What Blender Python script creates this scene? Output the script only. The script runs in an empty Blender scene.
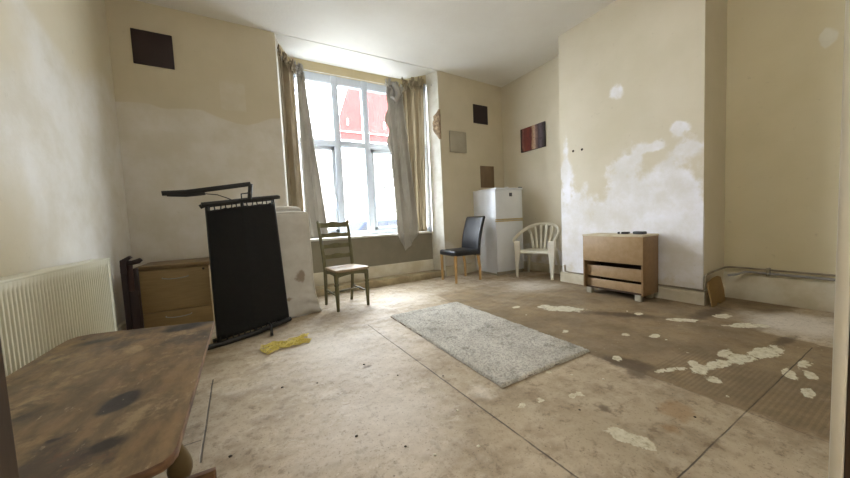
import bpy, bmesh, math, random
import numpy as np
from mathutils import Vector, Matrix, noise as mnoise
random.seed(7)
S = bpy.context.scene
COL = S.collection
PI = math.pi
FILL_BULB = 40.0  # emission strength of the two added fill bulbs
H = 0.97                                     # camera height

# ------------------------------------------------------------------ helpers
def lin(h):
    if isinstance(h, str):
        h = h.lstrip('#'); c = [int(h[i:i+2], 16)/255 for i in (0, 2, 4)]
    else: c = [v/255 for v in h]
    return [v/12.92 if v <= .04045 else ((v+.055)/1.055)**2.4 for v in c] + [1.0]

class NT:
    def __init__(s, name):
        s.m = bpy.data.materials.new(name); s.m.use_nodes = True
        s.t = s.m.node_tree; s.t.nodes.clear()
        s.out = s.t.nodes.new('ShaderNodeOutputMaterial')
        s.b = s.t.nodes.new('ShaderNodeBsdfPrincipled')
        s.t.links.new(s.b.outputs[0], s.out.inputs[0])
        s._obj = None
    def n(s, typ, **kw):
        x = s.t.nodes.new(typ)
        for k, v in kw.items(): setattr(x, k, v)
        return x
    def put(s, sock, v):
        if v is None: return
        if hasattr(v, 'is_output'): s.t.links.new(v, sock)
        else: sock.default_value = v
    def obj(s):
        if s._obj is None: s._obj = s.n('ShaderNodeTexCoord').outputs['Object']
        return s._obj
    def mapv(s, scale=(1,1,1), rot=(0,0,0), loc=(0,0,0), vec=None):
        x = s.n('ShaderNodeMapping'); s.put(x.inputs['Vector'], vec or s.obj())
        x.inputs['Scale'].default_value = scale; x.inputs['Rotation'].default_value = rot; x.inputs['Location'].default_value = loc
        return x.outputs[0]
    def noise(s, scale, detail=4, rough=.6, vec=None, dist=0):
        x = s.n('ShaderNodeTexNoise'); s.put(x.inputs['Vector'], vec or s.obj())
        x.inputs['Scale'].default_value = scale; x.inputs['Detail'].default_value = detail
        x.inputs['Roughness'].default_value = rough; x.inputs['Distortion'].default_value = dist
        return x.outputs['Fac']
    def voro(s, scale, vec=None, feature='F1'):
        x = s.n('ShaderNodeTexVoronoi', feature=feature); s.put(x.inputs['Vector'], vec or s.obj())
        x.inputs['Scale'].default_value = scale
        return x.outputs['Distance']
    def wave(s, scale, dist=2, vec=None, direction='X', dscale=1):
        x = s.n('ShaderNodeTexWave', bands_direction=direction); s.put(x.inputs['Vector'], vec or s.obj())
        x.inputs['Scale'].default_value = scale; x.inputs['Distortion'].default_value = dist
        x.inputs['Detail'].default_value = 3; x.inputs['Detail Scale'].default_value = dscale
        return x.outputs['Fac']
    def math(s, op, a, b=None, c=None):
        x = s.n('ShaderNodeMath', operation=op)
        s.put(x.inputs[0], a); s.put(x.inputs[1], b); s.put(x.inputs[2], c)
        return x.outputs[0]
    def rng(s, v, a, b, c=0., d=1., smooth=True):
        x = s.n('ShaderNodeMapRange', interpolation_type='SMOOTHSTEP' if smooth else 'LINEAR')
        s.put(x.inputs['Value'], v)
        for k, q in zip(('From Min', 'From Max', 'To Min', 'To Max'), (a, b, c, d)): x.inputs[k].default_value = q
        return x.outputs[0]
    def mix(s, f, a, b, mode='MIX'):
        x = s.n('ShaderNodeMix', data_type='RGBA', blend_type=mode)
        s.put(x.inputs[0], f); s.put(x.inputs[6], a); s.put(x.inputs[7], b)
        return x.outputs[2]
    def attr(s, name):
        x = s.n('ShaderNodeAttribute'); x.attribute_name = name
        return x.outputs['Fac']
    def sep(s, vec=None):
        x = s.n('ShaderNodeSeparateXYZ'); s.put(x.inputs[0], vec or s.obj()); return x.outputs
    def bump(s, h, strength=.3, dist=.01):
        x = s.n('ShaderNodeBump'); x.inputs['Strength'].default_value = strength
        x.inputs['Distance'].default_value = dist; s.put(x.inputs['Height'], h)
        s.t.links.new(x.outputs[0], s.b.inputs['Normal'])
    def fin(s, col, rough=.6, **kw):
        s.put(s.b.inputs['Base Color'], col); s.put(s.b.inputs['Roughness'], rough)
        for k, v in kw.items(): s.put(s.b.inputs[k.replace('_', ' ')], v)
        return s.m

def simple(name, c1, c2=None, scale=8, rough=.5, bump=0, bscale=60, stretch=(1,1,1), **kw):
    t = NT(name); v = t.mapv(stretch)
    c2 = c2 or c1
    f = t.rng(t.noise(scale, 5, .6, v), .3, .7)
    if bump: t.bump(t.noise(bscale, 4, .6, v), bump, .004)
    return t.fin(t.mix(f, lin(c1), lin(c2)), rough, **kw)

class MB:
    def __init__(s): s.bm = bmesh.new()
    def _x(s, verts, M):
        if M is not None: bmesh.ops.transform(s.bm, matrix=M, verts=verts)
    def box(s, a, b, bev=0, seg=2, M=None):
        a = Vector(a); b = Vector(b); lo = Vector(map(min, a, b)); hi = Vector(map(max, a, b))
        r = bmesh.ops.create_cube(s.bm, size=1); vs = r['verts']
        d = hi-lo; c = (hi+lo)/2
        for v in vs: v.co = Vector((v.co.x*d.x, v.co.y*d.y, v.co.z*d.z)) + c
        if bev:
            es = list({e for v in vs for e in v.link_edges})
            q = bmesh.ops.bevel(s.bm, geom=es, offset=min(bev, .49*min(d)), segments=seg, affect='EDGES', profile=.5)
            vs = list({v for f in q['faces'] for v in f.verts} | {v for v in vs if v.is_valid})
        s._x(vs, M); return s
    def tube(s, pts, r, seg=10, closed=False, caps=True, flat=None):
        pts = [Vector(p) for p in pts]; n = len(pts)
        rs = r if isinstance(r, (list, tuple)) else [r]*n
        up0 = None; rings = []
        for i, p in enumerate(pts):
            if closed: t = pts[(i+1) % n]-pts[i-1]
            else: t = pts[min(i+1, n-1)]-pts[max(i-1, 0)]
            t.normalize()
            if up0 is None:
                up0 = Vector((0,0,1)) if abs(t.z) < .9 else Vector((1,0,0))
            x = up0 - t*up0.dot(t)
            if x.length < 1e-4: x = t.orthogonal()
            x.normalize(); y = t.cross(x); up0 = x
            fx, fy = flat if flat else (1, 1)
            rings.append([s.bm.verts.new(p + rs[i]*(fx*math.cos(2*PI*k/seg)*x + fy*math.sin(2*PI*k/seg)*y)) for k in range(seg)])
        m = n if closed else n-1
        for i in range(m):
            A, B = rings[i], rings[(i+1) % n]
            for k in range(seg): s.bm.faces.new((A[k], A[(k+1) % seg], B[(k+1) % seg], B[k]))
        if caps and not closed:
            s.bm.faces.new(rings[0][::-1]); s.bm.faces.new(rings[-1])
        return s
    def lathe(s, prof, loc=(0,0,0), seg=20, M=None):
        loc = Vector(loc); rings = []; vs = []
        for r, z in prof:
            ring = [s.bm.verts.new(loc+Vector((r*math.cos(2*PI*k/seg), r*math.sin(2*PI*k/seg), z))) for k in range(seg)]
            rings.append(ring); vs += ring
        for A, B in zip(rings, rings[1:]):
            for k in range(seg): s.bm.faces.new((A[k], A[(k+1) % seg], B[(k+1) % seg], B[k]))
        s.bm.faces.new(rings[0][::-1]); s.bm.faces.new(rings[-1])
        s._x(vs, M); return s
    def prism(s, poly, z0, z1, bev=0, M=None, seg=2):
        lo = [s.bm.verts.new((x, y, z0)) for x, y in poly]; hi = [s.bm.verts.new((x, y, z1)) for x, y in poly]
        n = len(poly); fs = [s.bm.faces.new(lo[::-1]), s.bm.faces.new(hi)]
        for i in range(n): fs.append(s.bm.faces.new((lo[i], lo[(i+1) % n], hi[(i+1) % n], hi[i])))
        vs = lo+hi
        if bev:
            es = list({e for f in fs[:2] for e in f.edges})
            q = bmesh.ops.bevel(s.bm, geom=es, offset=bev, segments=seg, affect='EDGES', profile=.5)
            vs = list({v for f in q['faces'] for v in f.verts} | {v for v in vs if v.is_valid} | {v for f in fs if f.is_valid for v in f.verts})
        s._x(vs, M); return s
    def grid(s, fn, nu, nv, closed_u=False):
        g = [[s.bm.verts.new(fn(i/nu, j/nv)) for j in range(nv+1)] for i in range(nu+1)]
        for i in range(nu):
            for j in range(nv): s.bm.faces.new((g[i][j], g[i+1][j], g[i+1][j+1], g[i][j+1]))
        return s
    def quad(s, o, u, v, step=.08):
        o = Vector(o); u = Vector(u); v = Vector(v)
        return s.grid(lambda a, b: o+u*a+v*b, max(1, int(u.length/step)), max(1, int(v.length/step)))
    def build(s, name, mat, parent=None, ang=40, solid=0, sub=0, fix=True, smooth=True):
        if fix: bmesh.ops.recalc_face_normals(s.bm, faces=s.bm.faces)
        me = bpy.data.meshes.new(name); s.bm.to_mesh(me); s.bm.free()
        if smooth:
            for p in me.polygons: p.use_smooth = True
            me.set_sharp_from_angle(angle=math.radians(ang))
        me.materials.append(mat)
        o = bpy.data.objects.new(name, me); COL.objects.link(o)
        if parent: o.parent = parent
        if sub:
            m = o.modifiers.new('sub', 'SUBSURF'); m.levels = sub; m.render_levels = sub
        if solid:
            m = o.modifiers.new('solid', 'SOLIDIFY'); m.thickness = solid; m.offset = 0
        return o

def tag(o, label=None, cat=None, group=None, kind=None):
    if label: o['label'] = label
    if cat: o['category'] = cat
    if group: o['group'] = group
    if kind: o['kind'] = kind
    return o
def thing(name, label, cat, loc=(0,0,0), rz=0, group=None):
    o = bpy.data.objects.new(name, None); o.empty_display_size = .1; COL.objects.link(o)
    o.location = loc; o.rotation_euler = (0, 0, rz)
    return tag(o, label, cat, group)
def struct(o, label=None, cat=None): return tag(o, label, cat, None, 'structure')
def field(o, name, fn):
    me = o.data; a = me.attributes.new(name, 'FLOAT', 'POINT')
    n = len(me.vertices); co = np.empty(n*3); me.vertices.foreach_get('co', co); co = co.reshape(-1, 3)
    a.data.foreach_set('value', np.asarray(fn(co[:, 0], co[:, 1], co[:, 2]), dtype=np.float32))
def blob(x, y, cx, cy, rx, ry, ang=0):
    c, s_ = math.cos(ang), math.sin(ang); dx, dy = x-cx, y-cy
    return 1-np.sqrt(((c*dx+s_*dy)/rx)**2+((-s_*dx+c*dy)/ry)**2)
def sstep(v, a, b):
    t = np.clip((v-a)/(b-a), 0, 1); return t*t*(3-2*t)
def RZ(a): return Matrix.Rotation(a, 4, 'Z')
def T(*v): return Matrix.Translation(v)

# ------------------------------------------------------------------ materials
def wall_mat(name, base, base2, plaster, plaster2, soft=.18, amp=.9, nscale=3.2):
    t = NT(name)
    big = t.rng(t.noise(1.3, 4, .6), .32, .7)
    c = t.mix(big, lin(base), lin(base2))
    pc = t.mix(t.rng(t.noise(2.5, 6, .65), .3, .7), lin(plaster), lin(plaster2))
    n = t.math('MULTIPLY', t.math('SUBTRACT', t.noise(nscale, 7, .62), .5), amp)
    m = t.rng(t.math('ADD', t.attr('plaster'), n), -soft, soft)
    c = t.mix(m, c, pc)
    # fine scuffs
    sc = t.rng(t.noise(14, 6, .7), .62, .75)
    c = t.mix(t.math('MULTIPLY', sc, .25), c, lin('#8d7f66'))
    t.bump(t.math('ADD', t.noise(22, 5, .6), t.math('MULTIPLY', m, .35)), .22, .008)
    return t.fin(c, .85)
M_wall = wall_mat('cream_wall', '#cbc1aa', '#c2b89f', '#d8d3cb', '#cbc4b4', .10, .22, 6)
M_wall_left = wall_mat('left_wall_cream', '#cfc6af', '#c8bfa6', '#dcd9d2', '#cdc7b8', .34, .9, 2.6)
M_breast = wall_mat('patched_breast_wall', '#d3cbb8', '#ccc4ae', '#efeff6', '#dad7d2', .20, 1.7, 4.2)
M_alcove = wall_mat('cream_alcove_wall', '#d6ccae', '#cfc5a4', '#e2dece', '#cfc8b4')
M_ceiling = simple('ceiling_white', '#e4e2dc', '#dedbd4', 1.2, .9, .5, 32)
M_white_wood = simple('painted_white_wood', '#d9d8d0', '#c6c2b5', 5, .5, .1, 40)
M_upvc = simple('window_white', '#c9d0d9', '#bfc7d1', 3, .4)
M_skirt = simple('skirting_cream', '#d6d0bf', '#c2b89e', 4, .6, .15, 30)
M_plinth = simple('dirty_plinth', '#b9ab8a', '#94866a', 5, .75, .3, 30)
M_greywall = simple('grey_dado_wall', '#8a8373', '#7e7868', 2.5, .8, .15, 25)
M_brick = simple('exposed_brick', '#6b5540', '#a08a6c', 25, .95, .8, 50)
M_black_metal = simple('black_metal', '#141312', '#1d1b19', 10, .5, .1, 60)
M_black_cloth = simple('black_fabric', '#0c0c0c', '#121211', 20, .95, .2, 150)
M_darkwood = simple('dark_brown_wood', '#2b1511', '#1e0f0c', 6, .5, .1, 30, (1,1,.2))
M_chrome = simple('steel_handle', '#b9b7b0', '#a9a79f', 4, .3, Metallic=.9)
M_olive = simple('olive_green_paint', '#67623f', '#565133', 12, .5, .1, 60)
M_oak = simple('oak_legs', '#bd9a66', '#ab8650', 12, .45, .05, 40, (6,6,1))
M_leather = simple('black_leather', '#1a1b20', '#14151a', 6, .36, .15, 140)
M_fridge = simple('fridge_white', '#dcdfe4', '#d2d5d9', 2, .35)
M_fridge_trim = simple('yellowed_trim', '#c8b78f', '#b5a47c', 6, .5)
M_badge = simple('dark_badge', '#3a3a44', '#4a4a52', 60, .4)
M_plastic = simple('white_plastic', '#dcd9cc', '#d2cdbd', 5, .45)
M_rad = simple('radiator_enamel', '#d6d3bd', '#cfcbb4', 3, .4)
M_grill = simple('radiator_bracket_metal', '#6a675a', '#5a574c', 8, .6)  # dark grey metal of the wall brackets
M_panel_dark = simple('dark_panel', '#2c1c1c', '#241616', 5, .6, .05, 80)
M_panel_grey = simple('grey_panel', '#a8a291', '#9d9786', 4, .7, .1, 50)
M_panel_brown = simple('brown_panel', '#6b563f', '#7a6449', 12, .7, .1, 50, (1,1,.3))
M_canvas_edge = simple('canvas_edge', '#2a1a18', '#22130f', 5, .7)
M_pipe = simple('painted_pipe', '#a09784', '#776c58', 6, .45, .1, 30)
M_pipe_grey = simple('grey_pipe', '#9a9a9c', '#84827e', 6, .4)
M_card = simple('brown_board', '#927547', '#82663b', 4, .8)
M_net = simple('yellow_net', '#d9c96c', '#c6b350', 20, .7)
M_crumb = simple('dark_crumb', '#2d241a', '#3a3024', 20, .9)
M_flake = simple('plaster_flake', '#ddd8c6', '#cfc8b4', 20, .9)
M_gadget = simple('black_plastic', '#121215', '#1b1b1f', 8, .4)
M_gadget_label = simple('white_sticker', '#d8d8d8', '#cccccc', 8, .5)
M_lining = simple('door_lining_paint', '#dad6ca', '#ccc6b6', 4, .5, .1, 20)
M_lining_dark = simple('door_edge_wood', '#4a3826', '#3a2a1a', 5, .6, .1, 20, (4,4,.5))
M_glass = None
def glass():
    t = NT('window_glass'); t.t.nodes.remove(t.b)
    g = t.n('ShaderNodeBsdfTransparent'); g.inputs[0].default_value = (.96, .98, 1, 1)
    r = t.n('ShaderNodeBsdfGlossy'); r.inputs['Roughness'].default_value = .02
    m = t.n('ShaderNodeMixShader'); m.inputs[0].default_value = .04
    t.t.links.new(g.outputs[0], m.inputs[1]); t.t.links.new(r.outputs[0], m.inputs[2])
    t.t.links.new(m.outputs[0], t.out.inputs[0]); return t.m
M_glass = glass()

def cloth(name, c1, c2, tr=.35):
    t = NT(name); c = t.mix(t.rng(t.noise(3, 5, .6), .3, .7), lin(c1), lin(c2))
    t.bump(t.noise(200, 3, .5), .1, .002); m = t.fin(c, .95)
    tl = t.n('ShaderNodeBsdfTranslucent'); t.put(tl.inputs[0], c)
    mx = t.n('ShaderNodeMixShader'); mx.inputs[0].default_value = tr
    t.t.links.new(t.b.outputs[0], mx.inputs[1]); t.t.links.new(tl.outputs[0], mx.inputs[2]); t.t.links.new(mx.outputs[0], t.out.inputs[0])
    return m
M_curt_beige = cloth('beige_curtain_cloth', '#a3967f', '#93866f', .30)
M_curt_brown = cloth('brown_curtain_cloth', '#94856a', '#877a60', .16)
M_curt_light = cloth('pale_grey_curtain_cloth', '#b3afa6', '#a7a299', .30)
def laminate(name, c1, c2, axis=(1,1,14)):
    t = NT(name); v = t.mapv(axis)
    f = t.rng(t.noise(6, 6, .65, v), .3, .7)
    c = t.mix(f, lin(c1), lin(c2))
    t.bump(f, .05, .002)
    return t.fin(c, .5)
M_lam = laminate('beech_laminate', '#a68d64', '#998058', (1,1,9))
M_lam_top = laminate('beech_laminate_top', '#7d6440', '#6d5636', (1,9,9))
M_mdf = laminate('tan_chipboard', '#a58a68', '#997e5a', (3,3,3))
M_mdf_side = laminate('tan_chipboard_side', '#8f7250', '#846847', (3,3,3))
M_mdf_top = simple('worn_pale_top', '#c6bca4', '#b3a283', 7, .6, .1, 40)
M_mdf_in = simple('dark_carcass', '#4a3524', '#3c2a1c', 6, .8)

# floor -------------------------------------------------------------
def floor_mat():
    t = NT('worn_hardboard_floor')
    P = t.obj(); X, Y, Z = t.sep(P)
    n1 = t.noise(1.1, 5, .6); n2 = t.noise(4.5, 7, .68); n3 = t.noise(28, 5, .7); n4 = t.noise(95, 3, .6)
    c = t.mix(t.rng(n1, .3, .7), lin('#a6967c'), lin('#bcac94'))
    c = t.mix(t.math('MULTIPLY', t.rng(n2, .42, .68), .6), c, lin('#766349'))
    c = t.mix(t.math('MULTIPLY', t.rng(t.noise(3.1, 8, .75), .53, .62), t.rng(t.attr('dust'), -.2, .4, .2, .65)), c, lin('#cbbfa9'))
    c = t.mix(t.math('MULTIPLY', t.rng(t.noise(8, 7, .75, dist=.6), .56, .63), t.rng(t.attr('dust'), -.2, .4, .12, .55)), c, lin('#cfc5b3'))
    c = t.mix(t.math('MULTIPLY', t.rng(t.noise(13, 7, .72, t.mapv((1,1,1), (0,0,0), (5,3,1))), .54, .64), .6), c, lin('#6f5d46'))
    # darker browner boards on the right-hand side of the room
    dk = t.rng(t.math('ADD', t.attr('dark'), t.math('MULTIPLY', t.math('SUBTRACT', n2, .5), .5)), -.12, .12)
    cd = t.mix(t.rng(t.noise(3, 6, .7), .35, .7), lin('#6e5c42'), lin('#8b7656'))
    c = t.mix(t.math('MULTIPLY', dk, .85), c, cd)
    # pale dust / worn paint film
    du = t.rng(t.math('ADD', t.attr('dust'), t.math('MULTIPLY', t.math('SUBTRACT', t.noise(2.2, 8, .72), .5), 1.5)), -.15, .75)
    c = t.mix(t.math('MULTIPLY', du, .9), c, lin('#d0c7ba'))
    # board seams: dark irregular gaps
    wob = t.math('MULTIPLY', t.math('SUBTRACT', t.noise(6, 4, .6), .5), .009)
    def seam(coord, pos, w, lim, lo, hi):
        wv = t.rng(t.noise(5, 4, .7), .3, .55, .5, 1)
        d = t.math('ABSOLUTE', t.math('SUBTRACT', t.math('ADD', coord, wob), pos))
        m = t.math('MULTIPLY', t.rng(d, w*.3, w, 1, 0), wv)
        m = t.math('MULTIPLY', m, t.math('GREATER_THAN', lim, lo)); return t.math('MULTIPLY', m, t.math('LESS_THAN', lim, hi))
    xs = t.math('SUBTRACT', X, t.math('MULTIPLY', Y, -.03))
    s = [seam(xs, 1.003, .006, Y, .2, 2.80), seam(xs, -.196, .006, Y, 1.56, 2.4), seam(Y, .49, .0042, X, .96, 3.2),
         t.math('MULTIPLY', seam(Y, 2.9, .006, X, .95, 3.4), .6), t.math('MULTIPLY', seam(Y, 1.73, .006, X, -.8, -.26), .8),
         t.math('MULTIPLY', seam(X, 1.965, .006, Y, -.1, 4.2), .35), t.math('MULTIPLY', seam(Y, 3.28, .005, X, 1.2, 4.0), .35)]
    sm = s[0]
    for q in s[1:]: sm = t.math('MAXIMUM', sm, q)
    # ribbed underlay marks by the right-hand boards
    rib = t.wave(15.0, 1.2, P, 'Y', 5)
    rm = t.rng(t.math('ADD', t.attr('ribs'), t.math('MULTIPLY', t.math('SUBTRACT', n2, .5), .8)), -.1, .25)
    c = t.mix(t.math('MULTIPLY', t.math('MULTIPLY', t.rng(rib, .35, .65), rm), .24), c, lin('#51432f'))
    # rust / dark stains
    st = t.rng(t.math('ADD', t.attr('stain'), t.math('MULTIPLY', t.math('SUBTRACT', t.noise(7, 6, .7), .5), 1.3)), 0, .5)
    c = t.mix(t.math('MULTIPLY', st, .75), c, lin('#4c3a28'))
    rs = t.rng(t.math('ADD', t.attr('rust'), t.math('MULTIPLY', t.math('SUBTRACT', t.noise(16, 6, .7), .5), 1.6)), 0, .5)
    c = t.mix(t.math('MULTIPLY', rs, .5), c, lin('#8d6636'))
    # spilt paint and filler
    pa = t.rng(t.math('ADD', t.attr('paint'), t.math('MULTIPLY', t.math('SUBTRACT', t.noise(13, 7, .72), .5), 2.5)), .02, .12)
    sp = t.math('MULTIPLY', t.rng(t.voro(8.5), .10, .05), t.rng(t.math('ADD', t.attr('splat'), t.noise(2.6, 3, .6)), .72, .8))
    sp2 = t.math('MULTIPLY', t.rng(t.noise(45, 2, .5), .70, .74), t.rng(n1, .45, .6))
    pm = t.math('MAXIMUM', t.math('MAXIMUM', pa, sp), t.math('MULTIPLY', sp2, .6))
    pc = t.mix(t.rng(n3, .35, .65), lin('#d8d3bf'), lin('#c3bb9f'))
    c = t.mix(t.math('MULTIPLY', pm, .92), c, pc)
    c = t.mix(t.math('MULTIPLY', sm, .85), c, lin('#2e251b'))
    c = t.mix(t.math('MULTIPLY', t.rng(n3, .52, .72), .5), c, lin('#6b5a45'))
    c = t.mix(t.math('MULTIPLY', t.rng(n4, .61, .69), .65), c, lin('#54463a'))
    hgt = t.math('SUBTRACT', t.math('ADD', t.math('MULTIPLY', n3, .4), t.math('MULTIPLY', pm, .5)), sm)
    t.bump(hgt, .4, .006)
    return t.fin(c, t.rng(n2, .3, .75, .55, .75))
M_floor = floor_mat()

# ------------------------------------------------------------------ the room shell
XL, XR, XRF, XB = -1.08, 4.375, 4.30, 3.845
YF, YFR, YB0, YB1, YW = 4.34, 4.42, 1.28, 2.85, 4.87
ZC = 3.37
YD = 0.05                                            # inner face of the doorway wall

fl = MB()
fl.quad((XL-.05, -.1, 0), (XR-XL+.1, 0, 0), (0, YF+.35, 0), .03)
floor = struct(fl.build('floor', M_floor, smooth=False, fix=False), 'bare worn hardboard floor with seams and spilt paint')
def f_paint(x, y, z):
    B = [(2.72,2.02,.22,.10,-.9),(2.66,2.19,.08,.05,0),(1.345,.70,.045,.09,.35),(1.365,.645,.05,.035,-.5),
         (1.152,1.105,.03,.022,0),(1.261,1.084,.032,.022,0),(1.478,1.003,.04,.025,-.5),(1.427,1.015,.022,.02,0),(2.28,.77,.08,.045,.3),(2.45,.735,.13,.04,-.15),(2.63,.70,.13,.05,-.15),(2.88,.635,.19,.055,-.1),(2.66,.77,.10,.03,0),(2.34,.82,.06,.03,.3),(2.20,.68,.05,.03,.2),
         (2.61,.48,.09,.028,.2),(2.83,.46,.08,.03,0),(3.43,.85,.17,.06,-.6),(3.2,1.2,.12,.05,-.8),(3.57,1.05,.10,.05,-.3),(2.67,.41,.06,.03,.3),(2.42,.385,.07,.025,.2),
         (1.537,1.254,.03,.02,0),(2.64,1.16,.06,.03,0),(2.5,1.3,.04,.03,0),
         (2.2,1.62,.04,.03,0),(2.05,1.12,.045,.03,.5),(3.1,1.5,.05,.03,0),(2.15,.86,.16,.02,-.4),(2.4,2.35,.05,.03,0),(1.524,1.659,.02,.015,0)]
    v = np.full_like(x, -3.)
    for cx, cy, rx, ry, a in B:
        v = np.maximum(v, blob(x, y, cx, cy, rx, ry, a)*np.minimum(1, 1)*1.1)
    return np.maximum(v, -3)
field(floor, 'paint', f_paint)
field(floor, 'dark', lambda x, y, z: np.where(x > 1.97, np.where(y > .49, 1., .12), -1.)*np.minimum(1, np.abs(x-1.97)/.06) * np.where(y > .2, 1, .3) - np.where(x > 3.3, sstep(1.2-y, 0, .6)*1.2, 0) - sstep(y, 2.7, 3.6)*1.2)
field(floor, 'dust', lambda x, y, z: .75*np.maximum(0, blob(x, y, .55, 2.35, .9, 1.5)) + .5*np.maximum(0, blob(x, y, .45, 1.3, .6, .6)) + .55*np.maximum(0, blob(x, y, 1.6, 3.5, 1.1, .9)) + .6*np.maximum(0, blob(x, y, 3.3, 3.2, .9, .7)) + .6*np.maximum(0, blob(x, y, 3.75, .75, .5, .5)) + .35*np.maximum(0, blob(x, y, 3.2, 2.7, 1.2, .5)) + .7*np.maximum(0, blob(x, y, 1.07, 1.32, .09, .14)) + .8*np.maximum(0, blob(x, y, 3.7, .6, .55, .35)) - .22)
field(floor, 'stain', lambda x, y, z: np.maximum.reduce([blob(x, y, 2.03, 1.04, .10, .22, .35)*1.3, blob(x, y, 2.95, 1.6, .5, .1, -.9), blob(x, y, 1.46, .86, .04, .04), blob(x, y, .63, 1.98, .05, .03), blob(x, y, 3.2, .62, .3, .05, -.1), blob(x, y, 1.95, .95, .12, .08), blob(x, y, 3.6, 1.15, .45, .1)])*.8)
field(floor, 'rust', lambda x, y, z: np.maximum(blob(x, y, 1.72, .66, .11, .09, .4), blob(x, y, 1.55, .62, .05, .05))*.9)
field(floor, 'ribs', lambda x, y, z: np.minimum(np.minimum((x-2.0)/.15, (2.6-x)/.5), np.minimum((y-.2)/.1, (.95-y)/.15)))
field(floor, 'splat', lambda x, y, z: .28*np.maximum(blob(x, y, 2.3, .95, 1.0, .7), blob(x, y, 1.5, .95, .6, .4)) - .12 + .1*np.maximum(0, blob(x, y, 2.8, 2.2, .8, .8)))

cm = MB(); cm.quad((XL-.1, -.2, ZC), (XR-XL+.2, 0, 0), (0, YFR+.35, 0), .3)
ceiling = struct(cm.build('ceiling', M_ceiling, fix=False), 'off-white plastered ceiling')
bc = MB(); bc.prism([(.42, YF-.003), (2.86, YF-.003), (2.86, 5.1), (.42, 5.1)], ZC-.007, ZC+.05)
bc.build('bay_ceiling', M_ceiling, ceiling)

# left wall ---------------------------------------------------------
w = MB(); w.quad((XL, -.1, 0), (0, YF+.12, 0), (0, 0, ZC+.02), .06)
wl = struct(w.build('wall_left', M_wall_left, fix=False), 'cream left wall with a smear of pale plaster')
def p_left(x, y, z):
    edge = 2.55 + .25*np.sin(z*3.1) + .12*np.sin(z*7.)
    top = 2.35 + .1*np.sin(y*5)
    return np.minimum(np.minimum((y-edge)/.7, (top-z)/.3), (4.6-y)/.5)*.9-.1
field(wl, 'plaster', p_left)
# back wall ---------------------------------------------------------
w = MB()
w.quad((XL-.02, YF, 0), (.455-XL+.02, 0, 0), (0, 0, ZC+.02), .06)                # left of the bay
w.quad((2.835, YF, 0), (XRF-2.835+.05, YFR-YF, 0), (0, 0, ZC+.02), .06)          # right of the bay
wb = struct(w.build('wall_back', M_wall, fix=True), 'cream back wall either side of the window bay, pale plaster low on the left')
def p_back(x, y, z):
    top = np.interp(x, [-1.08, -.95, -.81, -.69, -.5, -.37, -.2, -.04, .08, .2, .33, .45], [2.31, 2.33, 2.33, 2.29, 2.32, 2.33, 2.26, 2.215, 2.20, 2.24, 2.31, 2.33])
    a = (top-z)/.10
    rect = np.minimum(np.minimum((x+.20)/.05, (.10-x)/.05), np.minimum((z-2.36)/.05, (2.72-z)/.05))
    a = np.maximum(a, np.clip(rect, -1.5, .0)-.02)
    b = (1.0+.2*np.sin(x*5)-z)/.5
    return np.where(x < 1, np.clip(a, -1.5, 1.5), np.clip(b-1.2, -1, .1))
field(wb, 'plaster', p_back)
# bay returns, front and head
rt = MB()
rt.quad((.455, YF, 0), (.06, .20, 0), (0, 0, ZC), .3)
rt.quad((2.835, YF, 0), (-.10, .20, 0), (0, 0, ZC), .3)
rt.quad((2.735, 4.53, 0), (.02, .15, 0), (0, 0, .76), .3); rt.quad((.515, 4.53, 0), (-.03, .15, 0), (0, 0, .76), .3)
bay = rt.build('bay_reveal', M_white_wood, wb)
hd = MB()
hd.box((.62, YW-.02, 3.21), (2.50, YW+.1, ZC+.02))
hd.prism([(.515, 4.54), (.66, YW-.02), (.56, YW+.05), (.42, 4.58)], 3.21, ZC+.02)
hd.prism([(2.735, 4.54), (2.46, YW-.02), (2.56, YW+.05), (2.82, 4.58)], 3.21, ZC+.02)
hw = hd.build('bay_head', simple('bay_head_cream', '#c3b592', '#b7a985', 3, .8), wb)
dw = MB(); dw.box((.47, 4.585, -.02), (2.80, 4.66, .735))
dw.build('dado_wall', M_greywall, wb)
ow = MB()
ow.box((.30, 4.66, -.6), (2.95, 5.0, .70))
ow.build('outer_wall', M_brick, wb)
hole = MB()
pts = [(0, 2.74), (-.05, 2.70), (-.105, 2.66), (-.10, 2.60), (-.125, 2.55), (-.12, 2.44), (-.085, 2.38), (-.05, 2.34), (-.005, 2.27), (.018, 2.36), (.02, 2.5), (.012, 2.62)]
random.seed(3)
def holept(a, b):
    t0 = 2.27+.48*b
    L = np.interp(t0, [2.27,2.34,2.38,2.44,2.55,2.60,2.66,2.70,2.74], [.01,.05,.085,.12,.125,.10,.105,.05,.01])
    u = a*(L+.02)-.02                           # distance round the arris: +x side is wall, - side is the reveal
    d = .012*random.random()+.006
    if u < 0: return Vector((2.835-u, YF-d, t0))
    return Vector((2.835-u*.447-d*.9, YF+u*.894-d*.3, t0))
hole.grid(holept, 7, 16)
hole.build('exposed_brick', M_brick, wb, smooth=False)

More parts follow.
